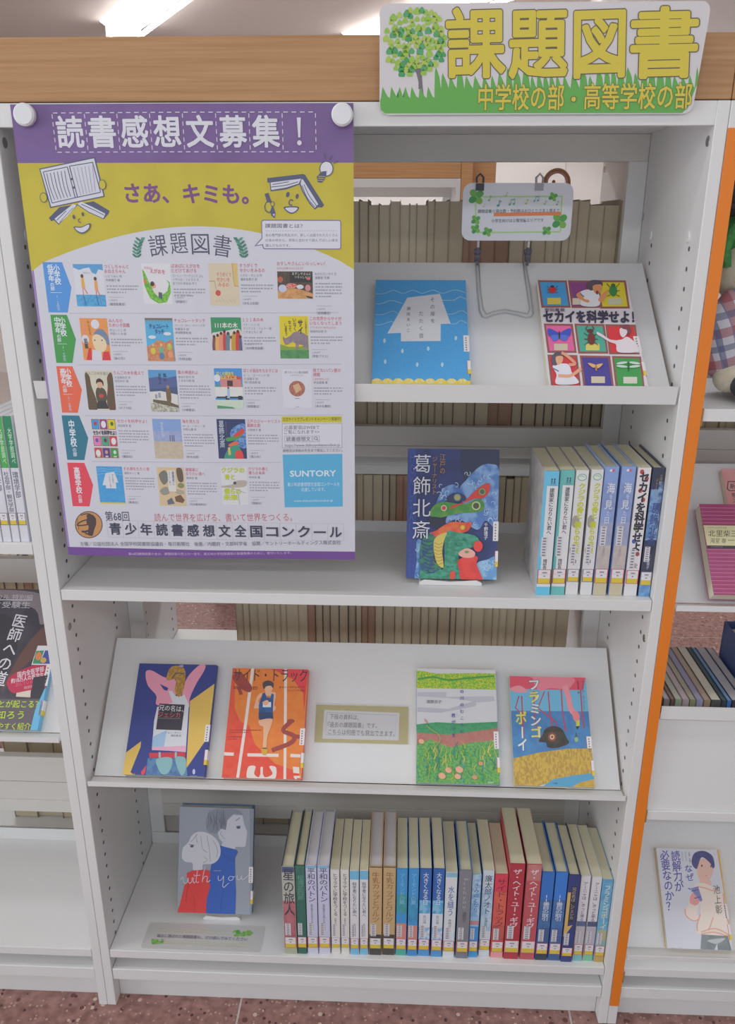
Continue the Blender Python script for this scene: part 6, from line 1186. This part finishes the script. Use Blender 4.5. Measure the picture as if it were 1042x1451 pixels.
# ================================================================== PLUSH DOLL ON THE RIGHT BOOKCASE
def plaid():
    m, n, l, b = newmat('plaid_cloth'); t = n.new('ShaderNodeTexCoord'); sx = n.new('ShaderNodeSeparateXYZ'); mp = n.new('ShaderNodeMapping'); mp.inputs['Rotation'].default_value = (0, .35, 0)
    l.new(t.outputs['Object'], mp.inputs[0]); l.new(mp.outputs[0], sx.inputs[0]); cur = None
    def stripe(axis, per, off, width, base, col):
        a = n.new('ShaderNodeMath'); a.operation = 'MULTIPLY_ADD'; a.inputs[1].default_value = 1/per; a.inputs[2].default_value = off; l.new(sx.outputs[axis], a.inputs[0])
        f = n.new('ShaderNodeMath'); f.operation = 'FRACT'; l.new(a.outputs[0], f.inputs[0]); c = n.new('ShaderNodeMath'); c.operation = 'LESS_THAN'; c.inputs[1].default_value = width; l.new(f.outputs[0], c.inputs[0])
        s = n.new('ShaderNodeMath'); s.operation = 'MULTIPLY'; s.inputs[1].default_value = .62; l.new(c.outputs[0], s.inputs[0])
        x = n.new('ShaderNodeMix'); x.data_type = 'RGBA'; x.inputs[7].default_value = tuple(lin(col))+(1,); l.new(s.outputs[0], x.inputs[0])
        if base is None: x.inputs[6].default_value = tuple(lin('#dcd8e2'))+(1,)
        else: l.new(base, x.inputs[6])
        return x.outputs[2]
    for ax, per, off, wd, col in ((0, .042, .1, .34, '#a8444c'), (2, .042, .3, .30, '#a8444c'), (0, .042, .6, .18, '#4a5c8c'), (2, .042, .75, .2, '#56648c'), (0, .021, .2, .1, '#7c8cb0')): cur = stripe(ax, per, off, wd, cur, col)
    nz = n.new('ShaderNodeTexNoise'); nz.inputs['Scale'].default_value = 60; bp = n.new('ShaderNodeBump'); bp.inputs['Strength'].default_value = .5; bp.inputs['Distance'].default_value = .004; l.new(nz.outputs[0], bp.inputs['Height']); l.new(bp.outputs[0], b.inputs['Normal'])
    l.new(cur, b.inputs['Base Color']); b.inputs['Roughness'].default_value = .9; return m
def felt(h, h2=None, sc=90):
    m = ink(h+'|'+(h2 or h)+'|%d' % sc, .95); return m
dl = empty('plush_doll', (.598, .118, 1.1172), 'plush doll in a plaid shirt with green hair, slumped beside the orange strip', 'plush toy')
PL = plaid(); CREAM = felt('#d8cdb8', '#ccc0a8'); GREEN = felt('#4c9c48', '#3a8440', 160); CHAR = felt('#4a4a50', '#3c3c42')
MB().ball((0, 0, .084), (.104, .074, .084), PL, 32, 20, lambda p: 1+.05*math.sin(5*p.x+3*p.z)+.04*math.sin(9*p.z)).build('shirt', dl, smooth=True)
MB().ball((-.078, -.035, .085), (.034, .032, .062), PL, 20, 14, lambda p: 1+.06*math.sin(7*p.z)).build('sleeve', dl, smooth=True)
MB().ball((.080, -.035, .085), (.034, .032, .062), PL, 20, 14).build('sleeve', dl, smooth=True)
MB().ball((-.074, -.052, .030), (.022, .020, .020), CREAM, 16, 10).build('hand', dl, smooth=True); MB().ball((.074, -.052, .030), (.022, .020, .020), CREAM, 16, 10).build('hand', dl, smooth=True)
for s in (-1, 1): MB().ball((s*.042, -.070, .024), (.036, .046, .0235), CHAR, 18, 12).build('leg', dl, smooth=True)
hd_ = MB().ball((-.012, -.004, .176), (.086, .066, .064), CREAM, 28, 18, lambda p: 1+.03*math.sin(4*p.x)).build('head', dl, smooth=True)
m = MB(); rnd = random.Random(9)
m.ball((-.012, .008, .215), (.094, .068, .050), GREEN, 24, 14, lambda p: 1+.06*math.sin(11*p.x)*math.cos(9*p.y))
for i in range(46):
    a = rnd.uniform(0, 2*PI); rr = rnd.uniform(.5, 1); x_, y_ = -.012+.092*rr*math.cos(a), .068*rr*math.sin(a)
    if y_ < -.02 and abs(x_) < .045: continue
    m.tube([(x_*.9, y_*.9, .238), (x_, y_, .225), (x_*1.08, y_*1.08, .200), (x_*1.02, y_*1.02, .178)], rnd.uniform(.006, .009), GREEN, 6)
m.build('hair', dl, smooth=True)
MB().ball((-.012, .006, .262), (.086, .066, .046), CHAR, 24, 14).disc((-.012, .006, .252), .100, 2, .006, CHAR, 28, .002).build('hat', dl, smooth=True)
for s in (-1, 1): MB().ball((s*.026, -.064, .194), (.006, .004, .008), DARK, 12, 8).build('eye', hd_, smooth=True)
MB().ball((0, -.066, .180), (.009, .007, .007), felt('#c88c74'), 12, 8).build('nose', hd_, smooth=True); MB().tube([(-.016, -.0625, .166), (0, -.066, .160), (.016, -.0625, .166)], .0014, DARK, 6).build('mouth', hd_, smooth=True)
bpy.data.objects.remove(_fo)
